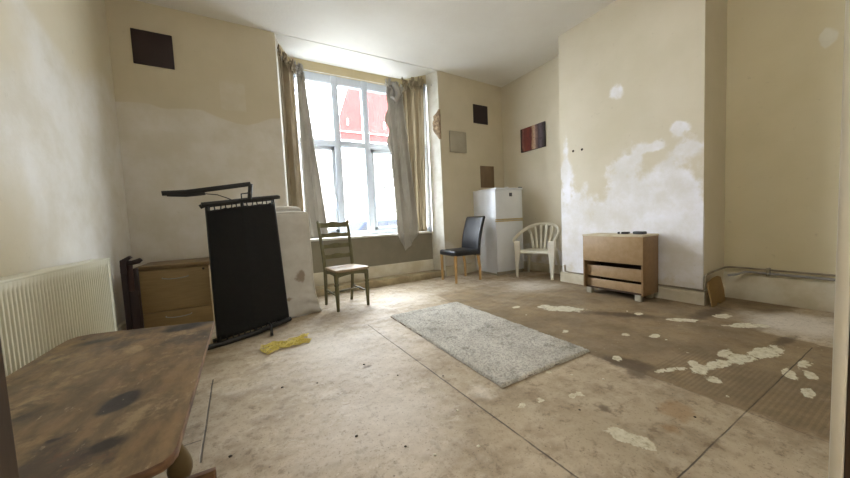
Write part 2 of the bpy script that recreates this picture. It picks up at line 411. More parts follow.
# right wall with chimney breast --------------------------------------
w = MB(); w.quad((XRF, YB1, 0), (0, YFR-YB1+.02, 0), (0, 0, ZC+.02), .06)
wr_far = struct(w.build('wall_recess', M_breast, fix=False), 'cream wall of the far right recess')
w = MB()
w.quad((XB, YB1, 0), (XRF-XB+.1, 0, 0), (0, 0, ZC+.02), .1)
w.quad((XB, YB0, 0), (0, YB1-YB0, 0), (0, 0, ZC+.02), .05)
w.quad((XB, YB0, 0), (XR-XB, 0, 0), (0, 0, ZC+.02), .1)
wr = struct(w.build('wall_breast', M_breast, fix=False), 'cream chimney breast patched in white filler')
w = MB(); w.quad((XR, -.1, 0), (0, YB0+.1, 0), (0, 0, ZC+.02), .06)
wr_near = struct(w.build('wall_right', M_alcove, fix=False), 'cream wall of the near right alcove')
def p_right(x, y, z):
    onb = np.abs(x-XB) < .01
    v = np.full_like(x, -2.)
    a = (1.34 + .22*np.sin(y*4.2+.4) + .12*np.sin(y*9.+2) - z)/.75
    a = np.minimum(a*.8, .6) - .55*sstep(.42-z, 0, .3)
    P = [(2.08,2.35,.10,.11),(1.74,1.63,.22,.07),(1.39,1.56,.16,.07),(1.49,1.78,.075,.08),(2.0,1.49,.12,.14),(2.76,1.5,.08,.6),(1.62,1.28,.22,.1),(2.6,.8,.25,.6),(1.75,.9,.3,.25)]
    for cy, cz, ry, rz in P: a = np.maximum(a, blob(y, z, cy, cz, ry, rz)*1.1-.22)
    d = np.minimum((y-1.3)/1.6+.0, (3.4-z)/.8)*0
    v = np.where(onb, a, v)
    farw = (np.abs(x-XRF) < .01) & (y > YB1-.01)
    v = np.where(farw, (1.2-z)/1.2-.75, v)
    al = (np.abs(x-XR) < .01)
    v = np.where(al, blob(y, z, .64, 2.35, .055, .09)*1.6, v)
    return np.maximum(v, -2.)
for o_ in (wr, wr_far, wr_near): field(o_, 'plaster', p_right)
kn = MB()
for y, z in ((2.65, 1.79), (2.525, 1.785)):
    kn.lathe([(.012, 0), (.016, .004), (.014, .008), (.004, .009)], M=T(XB, y, z) @ Matrix.Rotation(-PI/2, 4, 'Y'))
kn.build('wall_plug', M_crumb, wr)

# doorway wall, lining, hall behind ------------------------------------
w = MB()
w.box((.47, YD-.14, 0), (XR+.1, YD-.005, ZC+.02)); w.box((XL-.1, YD-.14, 0), (-.44, YD-.005, ZC+.02)); w.box((-.45, YD-.14, 2.08), (.48, YD-.005, ZC+.02))
wf = struct(w.build('wall_front', M_wall), 'cream wall around the doorway')
tr = MB(); tr.box((.45, .0495, 0), (.54, .0575, 2.12), .002)
struct(tr.build('trim_1', M_lining), 'off-white painted door architrave at the right edge')
tr = MB(); tr.box((.453, -.10, 0), (.49, .0493, 2.06), .002)
struct(tr.build('trim_5', M_lining_dark), 'dark brown door lining behind the architrave')
tr = MB(); tr.box((-.485, YD-.15, 0), (-.452, YD+.006, 2.06), .004); tr.box((-.485, YD-.15, 2.05), (.485, YD+.006, 2.09), .004)
struct(tr.build('trim_2', M_lining), 'off-white painted door lining and head')
d = MB()
L = Vector((-.2535, .545, 0)); Hn = Vector((-.43, -.02, 0)); dv = (L-Hn); ang = math.atan2(dv.y, dv.x)
d.box((0, 0, .01), (dv.length, .042, 2.03), .003, M=T(*Hn) @ RZ(ang))
for z0, z1 in ((.22, .9), (1.05, 1.85)):
    d.box((.12, .040, z0), (dv.length-.12, .050, z1), .006, M=T(*Hn) @ RZ(ang))
door = struct(d.build('door_1', M_lining_dark), 'dark brown wooden door standing open at the left edge')
h = MB()
h.box((-.75, -1.55, -.06), (.75, -.09, 0)); h.box((-.75, -1.6, 0), (.75, -1.5, 2.5)); h.box((-.8, -1.55, 0), (-.7, -.09, 2.5)); h.box((.7, -1.55, 0), (.8, -.09, 2.5)); h.box((-.8, -1.6, 2.45), (.8, -.09, 2.5))
struct(h.build('wall_hall', M_wall), 'cream hallway walls outside the doorway')

# skirting and plinth ---------------------------------------------------
def skirt(name, poly_pts, h, th, label, mat=M_skirt):
    m = MB()
    for (x0, y0), (x1, y1) in poly_pts:
        a = Vector((x0, y0, 0)); b = Vector((x1, y1, 0)); u = (b-a); L = u.length; an = math.atan2(u.y, u.x)
        prof = [(0, 0), (-th, 0), (-th, h*.78), (-th*.75, h*.82), (-th*.8, h*.9), (-th*.35, h*.96), (0, h)]
        A = [m.bm.verts.new((Matrix.Translation(a) @ RZ(an)) @ Vector((0, -p, q))) for p, q in prof]
        Bv = [m.bm.verts.new((Matrix.Translation(a) @ RZ(an)) @ Vector((L, -p, q))) for p, q in prof]
        n = len(prof)
        for i in range(n): m.bm.faces.new((A[i], A[(i+1) % n], Bv[(i+1) % n], Bv[i]))
        m.bm.faces.new(A); m.bm.faces.new(Bv[::-1])
    return struct(m.build(name, mat), label)
# (profile extrudes to the left of the direction of travel)
skirt('baseboard_right', [((XB, YB0-.02), (XB, YB1+.02))], .135, .022, 'cream skirting along the chimney breast')
skirt('baseboard_alcove', [((XR, YD), (XR, YB0))], .27, .024, 'tall cream skirting in the right alcove')
skirt('baseboard_return', [((XR-.02, YB0), (XB, YB0))], .135, .022, 'cream skirting on the side of the chimney breast')
skirt('baseboard_back', [((XRF, YFR-.005), (2.83, YF-.005)), ((.455, YF), (XL, YF))], .17, .02, 'cream skirting on the back wall')
skirt('baseboard_bay', [((2.76, 4.585), (.49, 4.585))], .285, .026, 'tall cream skirting below the bay window')
skirt('baseboard_side', [((XRF, YB1), (XRF, YFR))], .135, .02, 'cream skirting in the far right recess')
skirt('baseboard_left', [((XL, YF), (XL, .1))], .15, .02, 'cream skirting along the left wall')
m = MB(); m.prism([(.43, YF-.03), (2.83, YF+.015), (2.775, 4.57), (.49, 4.57)], -.01, .10, .006)
struct(m.build('trim_3', M_plinth), 'dirty boxed plinth along the floor under the bay window')
m = MB(); m.prism([(.455, 4.555), (2.775, 4.555), (2.775, 4.60), (2.47, YW+.02), (.66, YW+.02), (.455, 4.62)], .735, .768, .006)
struct(m.build('trim_4', M_white_wood), 'white painted sill board across the bay window')

# ------------------------------------------------------------------ windows
def window(name, label, O, u, W, z0, z1, ms, zt, casements=()):
    """O = left foot, u = unit vector along the wall; ms = mullion centres; zt = transom height"""
    u = Vector(u).normalized(); an = math.atan2(u.y, u.x); Mx = T(*O) @ RZ(an)
    f = MB(); d0, d1 = -.035, .035
    f.box((0, d0, z0), (.07, d1, z1), .006, M=Mx); f.box((W-.07, d0, z0), (W, d1, z1), .006, M=Mx)
    f.box((0, d0, z0), (W, d1, z0+.085), .006, M=Mx); f.box((0, d0, z1-.125), (W, d1, z1), .006, M=Mx)
    for mx in ms: f.box((mx-.05, d0-.008, z0), (mx+.05, d1, z1), .008, M=Mx)
    f.box((0, d0-.006, zt-.045), (W, d1, zt+.045), .008, M=Mx)
    root = struct(f.build(name, M_upvc), label)
    xs = [.035]+list(ms)+[W-.035]
    for i in range(len(xs)-1):
        a, b = xs[i]+.05, xs[i+1]-.05
        p = MB(); p.box((a, -.004, zt+.04), (b, .004, z1-.12), M=Mx); p.build('pane', M_glass, root)
        cz0, cz1 = z0+.08, zt-.045
        if i in casements:
            c = MB()
            for A, B in (((a, -.028, cz0), (a+.055, .028, cz1)), ((b-.055, -.028, cz0), (b, .028, cz1)), ((a, -.028, cz0), (b, .028, cz0+.06)), ((a, -.028, cz1-.06), (b, .028, cz1))):
                c.box(A, B, .005, M=Mx)
            cs = c.build('casement', M_upvc, root)
            hx = b-.027 if i == 0 else a+.027
            hm = MB(); hm.box((hx-.012, -.045, 1.30), (hx+.012, -.028, 1.42), .004, M=Mx); hm.box((hx-.008, -.062, 1.22), (hx+.008, -.045, 1.36), .004, M=Mx)
            hm.build('handle', M_upvc, cs)
            p = MB(); p.box((a+.05, -.004, cz0+.055), (b-.05, .004, cz1-.055), M=Mx); p.build('pane', M_glass, cs)
        else:
            p = MB(); p.box((a-.005, -.004, cz0), (b+.005, .004, cz1+.01), M=Mx); p.build('pane', M_glass, root)
    return root
window('window_1', 'white framed bay window of six lights facing the street', (.66, YW+.02, 0), (1, 0, 0), 1.82, .75, 3.215, (.63, 1.105), 2.20, (0, 2))
window('window_2', 'narrow white side light of the bay, right, behind the brown curtain', (2.485, YW-.01, 0), (.245, -.31, 0), .40, .75, 3.215, (), 2.20)
window('window_3', 'narrow white side light of the bay, left, behind the beige curtain', (.505, 4.55, 0), (.15, .32, 0), .345, .75, 3.215, (), 2.20)

# ------------------------------------------------------------------ curtains
def curtain(fn_top, fn_bot, name, mat, parent, nf, amp_t, amp_b, nu=90, nv=60, seed=0, sag=None, th=.004, edge=None):
    """fn_top/fn_bot: list of (x,y,z); cloth hangs between them with nf folds"""
    def ev(P, a):
        a *= len(P)-1; i = min(int(a), len(P)-2); return Vector(P[i]).lerp(Vector(P[i+1]), a-i)
    def f(a, b):
        p = ev(fn_top, a).lerp(ev(fn_bot, a), b)
        q = ev(fn_top, 1)-ev(fn_top, 0); nrm = Vector((q.y, -q.x, 0)).normalized()
        am = amp_t+(amp_b-amp_t)*b
        ph = seed+1.6*math.sin(2.2*b+seed)+a*.8
        w = math.sin(2*PI*nf*a+ph*.6)+.45*math.sin(2*PI*nf*1.73*a+2*ph)+.25*math.sin(2*PI*nf*3.1*a-ph)
        p = p+nrm*am*w
        p += nrm*.006*mnoise.noise(Vector((a*6, b*9, seed)))
        if edge: p += edge(a, b)
        return p
    m = MB(); m.grid(f, nu, nv)
    return m.build(name, mat, parent, ang=180, solid=th, fix=False)
def gathered(name, mat, parent, pts, seed):
    """scrunched cloth knotted over the curtain wire"""
    m = MB()
    def f(a, b):
        p = Vector(pts[0]).lerp(Vector(pts[1]), a)
        r = .035+.022*math.sin(a*17+seed)+.014*math.sin(a*41+2*seed)
        t = 2*PI*b
        k = 1+.30*math.sin(5*t+seed+a*9)+.2*math.sin(9*t+a*14)
        return p+Vector((.25*r*math.sin(3*t), r*k*math.cos(t)*.8, 1.35*r*k*math.sin(t)))
    m.grid(f, 40, 40)
    return m.build(name, mat, parent, ang=180)

rail = thing('curtain_wire', 'thin white curtain wire strung across the top of the bay', 'curtain rail', (.5, 4.5, 3.2))
m = MB(); m.tube([(-.03, -.08, .0), (.15, .29, .0), (1.97, .29, .0), (2.29, -.05, -.03)], .006, 8)
m.build('wire', M_white_wood, rail)
for p in ((-.03, -.08, .0), (.15, .29, .0), (1.97, .29, 0), (2.29, -.05, -.03)):
    m = MB(); m.lathe([(.012, -.02), (.016, -.01), (.016, .01), (.012, .02)], p, 10); m.build('hook', M_chrome, rail)

cl = thing('beige_curtain', 'beige curtain at the far left of the bay, gathered and tied up at the top', 'curtain', (.6, 4.5, .78))
def W2(root, P): return [tuple(Vector(p)-root.location) for p in P]
curtain(W2(cl, [(.475, 4.46, 3.17), (.56, 4.53, 3.13), (.68, 4.58, 3.08)]), W2(cl, [(.475, 4.45, .775), (.58, 4.48, .775), (.70, 4.52, .775)]), 'cloth', M_curt_beige, cl, 1.6, .016, .022, seed=.3)
gathered('knot', M_curt_beige, cl, W2(cl, [(.49, 4.45, 3.20), (.72, 4.60, 3.07)]), 1.1)
cl2 = thing('pale_curtain', 'pale grey curtain hanging against the left side of the bright window', 'curtain', (.8, 4.6, .78))
curtain(W2(cl2, [(.72, 4.66, 3.08), (.77, 4.68, 3.10), (.84, 4.71, 3.12)]), W2(cl2, [(.70, 4.60, .775), (.84, 4.60, .775), (1.0, 4.63, .775)]), 'cloth', M_curt_light, cl2, 2.2, .018, .020, seed=2.0)
gathered('knot', M_curt_light, cl2, W2(cl2, [(.68, 4.58, 3.10), (.82, 4.70, 3.12)]), 2.3)
cr2 = thing('brown_curtain', 'brown curtain hanging straight over the right side light of the bay', 'curtain', (2.5, 4.6, .78))
curtain(W2(cr2, [(2.36, 4.74, 3.19), (2.50, 4.66, 3.2), (2.655, 4.50, 3.19)]), W2(cr2, [(2.36, 4.72, .775), (2.49, 4.64, .775), (2.615, 4.53, .775)]), 'cloth', M_curt_brown, cr2, 3, .006, .006, seed=4)
gathered('heading', M_curt_brown, cr2, W2(cr2, [(2.38, 4.70, 3.21), (2.66, 4.48, 3.2)]), .4)
cr = thing('grey_curtain', 'grey curtain right of the window, twisted on top, hanging to a point below sill', 'curtain', (2.2, 4.5, .5))
def ruffle(a, b):
    k = max(0, 1-a*4)*math.exp(-((b-.28)/.2)**2)
    return Vector((-.035*math.sin(b*38)*k-.05*k, -.02*math.cos(b*38)*k, 0))
curtain(W2(cr, [(2.05, 4.61, 3.08), (2.16, 4.61, 3.10), (2.30, 4.60, 3.10)]), W2(cr, [(2.06, 4.52, .74), (2.20, 4.515, .48), (2.32, 4.52, .60), (2.45, 4.52, .74)]), 'cloth', M_curt_light, cr, 2.0, .026, .022, seed=1.2, edge=ruffle)
gathered('knot', M_curt_light, cr, W2(cr, [(2.03, 4.60, 3.14), (2.30, 4.58, 3.05)]), 3.0)
m = MB()
m.tube(W2(cr, [(2.14, 4.57, 3.14), (2.19, 4.54, 3.05), (2.22, 4.53, 2.95), (2.17, 4.54, 2.86), (2.12, 4.57, 2.92), (2.13, 4.57, 3.03)]), [.03, .045, .05, .045, .035, .03], 12)
m.build('twist', M_curt_light, cr)

# ------------------------------------------------------------------ wall panels and canvas
def panel(name, label, x0, x1, z0, z1, y, mat, th=.018, cat='wall panel', group=None, sl=0):
    m = MB(); m.box((x0, y-th, z0), (x1, y-.001, z1), .004)
    o = m.build(name, mat); tag(o, label, cat, group); return o
panel('wall_panel', 'dark brown square panel high on the back wall, left of the window', -.905, -.568, 2.725, 3.075, YF, M_panel_dark, group='square panels on the back wall')
YR = YF+.05
panel('wall_panel', 'dark brown square panel high on the wall above the fridge freezer', 3.575, 3.905, 2.63, 2.955, YR, M_panel_dark, group='square panels on the back wall')
panel('wall_panel', 'pale grey square panel on the wall beside the right window reveal', 3.02, 3.365, 2.08, 2.43, YF+.005, M_panel_grey, group='square panels on the back wall')
panel('wall_panel', 'mid brown square panel low on the wall just above and behind the fridge freezer', 3.695, 4.02, 1.50, 1.89, YR+.01, M_panel_brown, group='square panels on the back wall')

def canvas_mat():
    t = NT('abstract_canvas'); X, Y, Z = t.sep()
    n = t.noise(5, 5, .7, t.mapv((1, 5, 1.2)))
    yy = t.math('ADD', t.math('MULTIPLY', t.math('SUBTRACT', Y, 3.70), -1.92), .5)   # 0 far edge .. 1 near edge
    yy = t.math('ADD', yy, t.math('MULTIPLY', t.math('SUBTRACT', n, .5), .22))
    r = t.n('ShaderNodeValToRGB'); t.put(r.inputs[0], yy); e = r.color_ramp.elements
    stops = [(0, '#2c1a14'), (.08, '#3a2018'), (.12, '#8a5a4c'), (.2, '#6d2f26'), (.34, '#742a20'), (.46, '#5a241c'), (.52, '#b08a6a'), (.6, '#c2a890'), (.66, '#8d6f66'), (.74, '#4a3c40'), (.84, '#5c5058'), (.93, '#33272a'), (1, '#261c1c')]
    e[0].position = 0; e[0].color = lin(stops[0][1]); e[1].position = 1; e[1].color = lin(stops[-1][1])
    for p, h_ in stops[1:-1]:
        q = e.new(p); q.color = lin(h_)
    sp = t.rng(t.noise(26, 5, .75), .52, .62)
    c = t.mix(t.math('MULTIPLY', sp, .5), r.outputs[0], lin('#2a1c1e'))
    return t.fin(c, .6)
cv = thing('canvas_picture', 'small red, brown and grey striped abstract canvas on the right alcove wall', 'picture', (XRF, 3.70, 2.27))
m = MB(); m.box((-.03, -.255, -.205), (-.002, .255, .195), .004); m.build('stretcher', M_canvas_edge, cv)
m = MB(); m.box((-.033, -.252, -.202), (-.0295, .252, .192)); o = m.build('painted_face', None or canvas_mat(), cv)
o.data.transform(Matrix.Translation(cv.location)); o.matrix_parent_inverse = Matrix.Translation(-Vector(cv.location))

# ------------------------------------------------------------------ radiator
r = thing('radiator', 'long cream panel radiator on the left wall beside the stained table', 'radiator', (XL, 2.4, .14))
y0, y1, zt = -.95, .895, .64
m = MB()
NF = 56; prof = []
def radface(a, b):
    y = y0+.05+(y1-y0-.10)*a; z = .0+(zt-.0)*b
    k = min(1, max(0, (zt-.045-z)/.02))*min(1, max(0, (z-.045)/.02))
    ph = (a*NF) % 1
    q = abs(ph-.5)*2; q = min(1, max(0, (q-.35)/.55)); d = .026*q*q*(3-2*q)*k
    return Vector((.128-d, y, z))
m.grid(radface, NF*12, 24)
for ya, yb in ((y0, y0+.05), (y1-.05, y1)): m.quad((.128, ya, 0), (0, yb-ya, 0), (0, 0, zt), .1)
m.box((.098, y0, -.002), (.096, y1, zt))
m.build('front_panel', M_rad, r, fix=False, ang=60)
m = MB(); m.box((.03, y0, .0), (.055, y1, zt-.01), .004); m.build('back_panel', M_rad, r)
m = MB()
m.box((.03, y0-.004, zt-.004), (.130, y1+.004, zt+.010), .004)
m.build('top_grille', M_rad, r)
for yy in (y0, y1-.003):
    m = MB(); m.box((.03, yy, .0), (.130, yy+.003, zt), .001); m.build('side_cover', M_rad, r)
for yy in (y0+.2, y1-.25):
    m = MB(); m.box((.001, yy, .1), (.031, yy+.05, .6), .003); m.build('bracket', M_grill, r)
m = MB(); m.tube([(.08, y1+.005, .04), (.08, y1+.06, .04), (.08, y1+.06, -.14)], .009, 10); m.lathe([(.016, 0), (.018, .02), (.014, .06), (.008, .065)], (.08, y1+.06, .03)); m.build('valve', M_white_wood, r)

# ------------------------------------------------------------------ stained table
def table_mat():
    t = NT('stained_table_top'); P = t.obj()
    g = t.noise(3.0, 7, .68, t.mapv((5, 1.6, 1), (0, 0, .25)))
    n = t.noise(4.2, 7, .7, t.mapv((1.5, 1, 1), (0, 0, .5)))
    c = t.mix(t.rng(g, .35, .65), lin('#5f4c34'), lin('#806848'))
    c = t.mix(t.math('MULTIPLY', t.rng(n, .50, .66), .75), c, lin('#a08b69'))
    c = t.mix(t.math('MULTIPLY', t.rng(t.noise(3.4, 6, .72), .5, .62), .75), c, lin('#3a2e29'))
    c = t.mix(t.math('MULTIPLY', t.rng(t.noise(11, 6, .72), .56, .66), .5), c, lin('#94805f'))
    c = t.mix(t.math('MULTIPLY', t.rng(t.noise(7, 6, .72), .60, .68), .5), c, lin('#6d4630'))
    st = t.rng(t.math('ADD', t.attr('stain'), t.math('MULTIPLY', t.math('SUBTRACT', t.noise(11, 6, .7), .5), .9)), .0, .5)
    c = t.mix(t.math('MULTIPLY', st, .93), c, lin('#1a1516'))
    sc = t.rng(t.noise(34, 4, .7, t.mapv((1, .4, 1))), .64, .72)
    c = t.mix(t.math('MULTIPLY', sc, .4), c, lin('#b6a68c'))
    t.bump(t.math('ADD', g, t.math('MULTIPLY', t.noise(60, 3, .6), .5)), .12, .003)
    return t.fin(c, t.rng(n, .3, .7, .42, .6))
M_table = table_mat()
M_table_edge = simple('worn_table_edge', '#4a2b1a', '#8a6a4a', 9, .5, .1, 40, (1, 1, 3))
M_table_leg = simple('turned_table_leg', '#75623f', '#665434', 7, .5, .1, 40)
tb = thing('low_table', 'low wooden table with a dark-stained top and turned legs in the left foreground', 'table', (-.5, 1.5, 0))
ox, oy = .5, -1.5
outline = [(-.187, .935), (-.205, 2.125), (-.26, 2.146), (-.69, 2.268), (-.765, 2.285), (-.81, 2.275), (-.832, 2.235), (-.835, 2.16), (-.852, .94), (-.84, .90), (-.79, .885), (-.36, .880), (-.28, .876), (-.235, .878), (-.205, .890), (-.191, .910)]
bmx = MB(); bmx.prism([(x+ox, y+oy) for x, y in outline], .424, .4485, .006)
bmx.build('top_edge', M_table_edge, tb)
bm2 = bmesh.new()
vs = [bm2.verts.new((-.5+(x+.5)*.993+ox, 1.5+(y-1.5)*.996+oy, .4490)) for x, y in outline]
f_ = bm2.faces.new(vs)
bmesh.ops.recalc_face_normals(bm2, faces=bm2.faces)
for ax, lo, hi in ((0, -.36, .32), (1, -.75, .80)):
    k = lo
    while k < hi:
        nrm = (1, 0, 0) if ax == 0 else (0, 1, 0)
        bmesh.ops.bisect_plane(bm2, geom=bm2.verts[:]+bm2.edges[:]+bm2.faces[:], plane_co=(k, k, 0), plane_no=nrm); k += .02
for f_ in bm2.faces:
    if f_.normal.z < 0: f_.normal_flip()
mb = MB(); mb.bm.free(); mb.bm = bm2
tt = mb.build('table_top', M_table, tb, fix=False)
def f_tab(x, y, z):
    X = x-ox; Y = y-oy
    B = [(-.385, 1.29, .052, .085, -.3, 1.5), (-.345, 1.045, .06, .045, .2, .8), (-.475, 1.145, .022, .014, 0, 1.2), (-.40, 1.10, .025, .018, 0, .8), (-.33, 2.1, .17, .10, .15, .8), (-.22, 1.9, .06, .25, 0, .35), (-.62, 1.35, .12, .09, 0, .4), (-.68, 2.1, .10, .06, 0, .6), (-.55, 1.5, .1, .1, 0, .25), (-.76, 2.19, .02, .015, 0, .9)]
    v = np.full_like(x, -1.)
    for cx, cy, rx, ry, a, s_ in B: v = np.maximum(v, blob(X, Y, cx, cy, rx, ry, a)*s_)
    return v
field(tt, 'stain', f_tab)
ap = MB(); ap.box((-.27+.0, -.55, .36), (.18, -.53, .424), .003); ap.box((-.27, .50, .36), (.18, .52, .424), .003); ap.box((.16, -.55, .36), (.18, .52, .424), .003); ap.box((-.27, -.55, .36), (-.25, .52, .424), .003)
ap.build('apron', M_table_leg, tb)
bal = [(.026, .0), (.03, .03), (.03, .055), (.022, .063), (.030, .072), (.037, .095), (.0385, .112), (.034, .138), (.024, .168), (.013, .192), (.012, .245), (.019, .255), (.019, .27), (.013, .28), (.019, .292), (.019, .303), (.014, .31), (.022, .33), (.026, .35), (.026, .424)]
for px, py in ((-.278, 1.40), (-.74, 1.40), (-.43, 1.95), (-.70, 1.95)):
    m = MB(); m.lathe(bal, (px+ox, py+oy, 0), 24); m.build('leg', M_table_leg, tb)
for py, xe in ((1.345, -.168), (1.90, -.40)):
    m = MB(); m.prism([(-.80+ox, py+oy), (xe-.006+ox, py+oy), (xe+ox, py+.006+oy), (xe+ox, py+.022+oy), (-.80+ox, py+.022+oy)], 0, .088, .003)
    m.build('foot_rail', M_table_edge, tb)

# ------------------------------------------------------------------ cabinet and dark wood frame
c = thing('drawer_cabinet', 'beech effect two-drawer cabinet standing against the back wall between radiator and bed frame', 'cabinet', (-.645, 3.8, 0))
m = MB(); m.box((-.272, .022, .0), (.272, .50, .617), .002); m.build('body', M_lam, c)
m = MB(); m.box((-.287, -.012, .617), (.287, .51, .655), .004); m.build('top', M_lam_top, c)
for z0, z1, hz in ((.212, .612, .53), (.02, .205, .155)):
    m = MB(); m.box((-.270, 0, z0), (.270, .022, z1), .002); d_ = m.build('drawer', M_lam, c)
    hm = MB(); hm.tube([(-.10, .0, hz), (-.095, -.022, hz-.003), (-.05, -.03, hz-.010), (0, -.032, hz-.012), (.05, -.03, hz-.010), (.095, -.022, hz-.003), (.10, 0, hz)], .005, 8)
    hm.build('handle', M_chrome, d_)
m = MB(); m.lathe([(.010, 0), (.011, .004), (.008, .006)], M=T(.225, .0, .585) @ Matrix.Rotation(PI/2, 4, 'X')); m.build('lock', M_crumb, c)

w_ = thing('wooden_frame', 'dark brown wooden frame wedged between the radiator and the cabinet', 'wooden frame', (-.935, 3.64, 0))
m = MB(); m.prism([(-.05, -.02), (-.012, -.02), (-.012, .03), (-.05, .03)], 0, .70, .003); m.build('post', M_darkwood, w_)
m = MB(); m.box((.025, .0, 0), (.055, .04, .66), .003); m.build('post', M_darkwood, w_)
m = MB(); m.prism([(-.048, .63), (-.045, .74), (.015, .775), (.03, .755), (-.005, .735), (-.008, .63)], -.025, .035, .004, M=Matrix.Rotation(PI/2, 4, 'X')); m.build('top_rail', M_darkwood, w_)
m = MB(); m.tube([(-.012, -.01, .715), (.03, -.015, .712), (.075, -.02, .724), (.095, -.02, .738)], [.018, .02, .022, .016], 10); m.build('arm', M_darkwood, w_)
m = MB(); m.box((-.012, -.01, .46), (.028, .01, .71), .002); m.build('back_slat', simple('reddish_wood', '#4a2c24', '#3a211b', 6, .5), w_)
m = MB(); m.box((-.045, -.012, .0), (.05, .02, .46), .002); m.build('lower_panel', M_darkwood, w_)

# ------------------------------------------------------------------ folded bed frame
bf = thing('folding_bed', 'black folding bed frame with black fabric deck, standing folded on end beside the cabinet', 'folding bed', (0, 3.12, 0))
A0 = Vector((-.285, -.02, 0)); B0 = Vector((-.005, .06, 0)); C0 = Vector((.285, .24, 0))
def deckpt(a, b, off=0):
    p = A0.lerp(B0, a*2) if a < .5 else B0.lerp(C0, a*2-1)
    zt_ = 1.125+.075*a; zb = .065+.05*math.sin(a*PI)*0
    sh = Vector((-.055*b*a, 0, 0))
    return p+sh+Vector((0, -off, zb+(zt_-zb)*b))
def deck(side):
    m = MB()
    def f(a, b):
        p = deckpt(a, b)
        s_ = .006*mnoise.noise(Vector((a*5, b*4, side)))
        scal = (.010*mnoise.noise(Vector((a*22, side*9, b))) if b > .97 or b < .03 else 0)
        cr = -.035*math.exp(-((a-.5)/.03)**2)*0
        return p+Vector((0, side+s_+cr, scal))
    m.grid(f, 80, 30); return m
deck(-.03).build('deck_fabric', M_black_cloth, bf, ang=180, solid=.006, fix=False)
deck(.10).build('deck_fabric', M_black_cloth, bf, ang=180, solid=.006, fix=False)
def railpts(b, off, dz=0):
    return [deckpt(a, b)+Vector((0, off, dz)) for a in (0, .25, .5, .75, 1)]
m = MB(); m.tube([Vector((-.325, -.05, 1.155))]+railpts(1, -.03, .05)+[Vector((.285, .24, 1.258))], .018, 10); m.build('top_rail', M_black_metal, bf)
m = MB(); m.tube(railpts(1, .10, .05), .018, 10); m.build('top_rail', M_black_metal, bf)
m = MB(); m.tube([(-.31, -.09, 1.172), (-.1, -.03, 1.200), (.0, .0, 1.215), (.27, .16, 1.255)], .014, 8, flat=(1.2, .8)); m.build('cross_bar', M_black_metal, bf)
m = MB(); m.tube([Vector((-.36, -.10, .018)), Vector((-.2, -.05, .02)), Vector((.0, .02, .03)), Vector((.30, .20, .05))], .022, 10); m.build('bottom_rail', M_black_metal, bf)
m = MB(); m.tube([Vector((-.33, .06, .018)), Vector((.29, .30, .05))], .016, 10); m.build('bottom_rail', M_black_metal, bf)
for a in (0, .5, 1):
    m = MB()
    m.tube([deckpt(a, 0)+Vector((0, .03, -.05)), deckpt(a, 1)+Vector((0, .03, .04))], .014, 10); m.build('upright', M_black_metal, bf)
for k in range(13):
    a = (k+.5)/13
    hk = MB(); hb = MB()
    hk.tube([deckpt(a, 1)+Vector((0, -.032, -.005)), deckpt(a, 1)+Vector((.004*(-1)**k, -.036, .022)), deckpt(a, 1)+Vector((0, -.03, .05))], .005, 6)
    hb.tube([deckpt(a, 0)+Vector((0, -.032, .005)), deckpt(a, 0)+Vector((0, -.04, -.02)), deckpt(a, 0)+Vector((0, -.03, -.045))], .005, 6)
    hk.build('deck_hook', M_black_metal, bf); hb.build('deck_hook', M_black_metal, bf)
m = MB(); m.tube([(-.55, -.08, 1.262), (-.40, -.07, 1.272), (.045, -.06, 1.345)], .017, 10, flat=(1.1, .6))
m.tube([(.045, -.06, 1.345), (.030, -.02, 1.225)], .017, 8)
m.build('folding_leg', M_black_metal, bf)
m = MB(); m.tube([(-.52, -.08, 1.250), (-.4, -.07, 1.247), (-.33, -.07, 1.255), (-.28, -.07, 1.262)], .012, 8); m.tube([(-.30, -.07, 1.262), (-.2, -.06, 1.253), (-.13, -.05, 1.225), (-.09, -.03, 1.205)], .004, 6)
m.tube([(-.03, -.03, 1.21), (-.03, -.04, 1.262), (.03, -.05, 1.27)], .006, 6)
m.build('strut', M_black_metal, bf)
m = MB(); m.lathe([(.012, -.012), (.03, -.012), (.032, 0), (.03, .012), (.012, .012)], M=T(.115, -.065, .032) @ Matrix.Rotation(PI/2, 4, 'Y')); m.tube([(.115, -.065, .032), (.115, -.03, .08), (.10, .03, .10)], .009, 8)
m.build('caster', M_black_metal, bf)

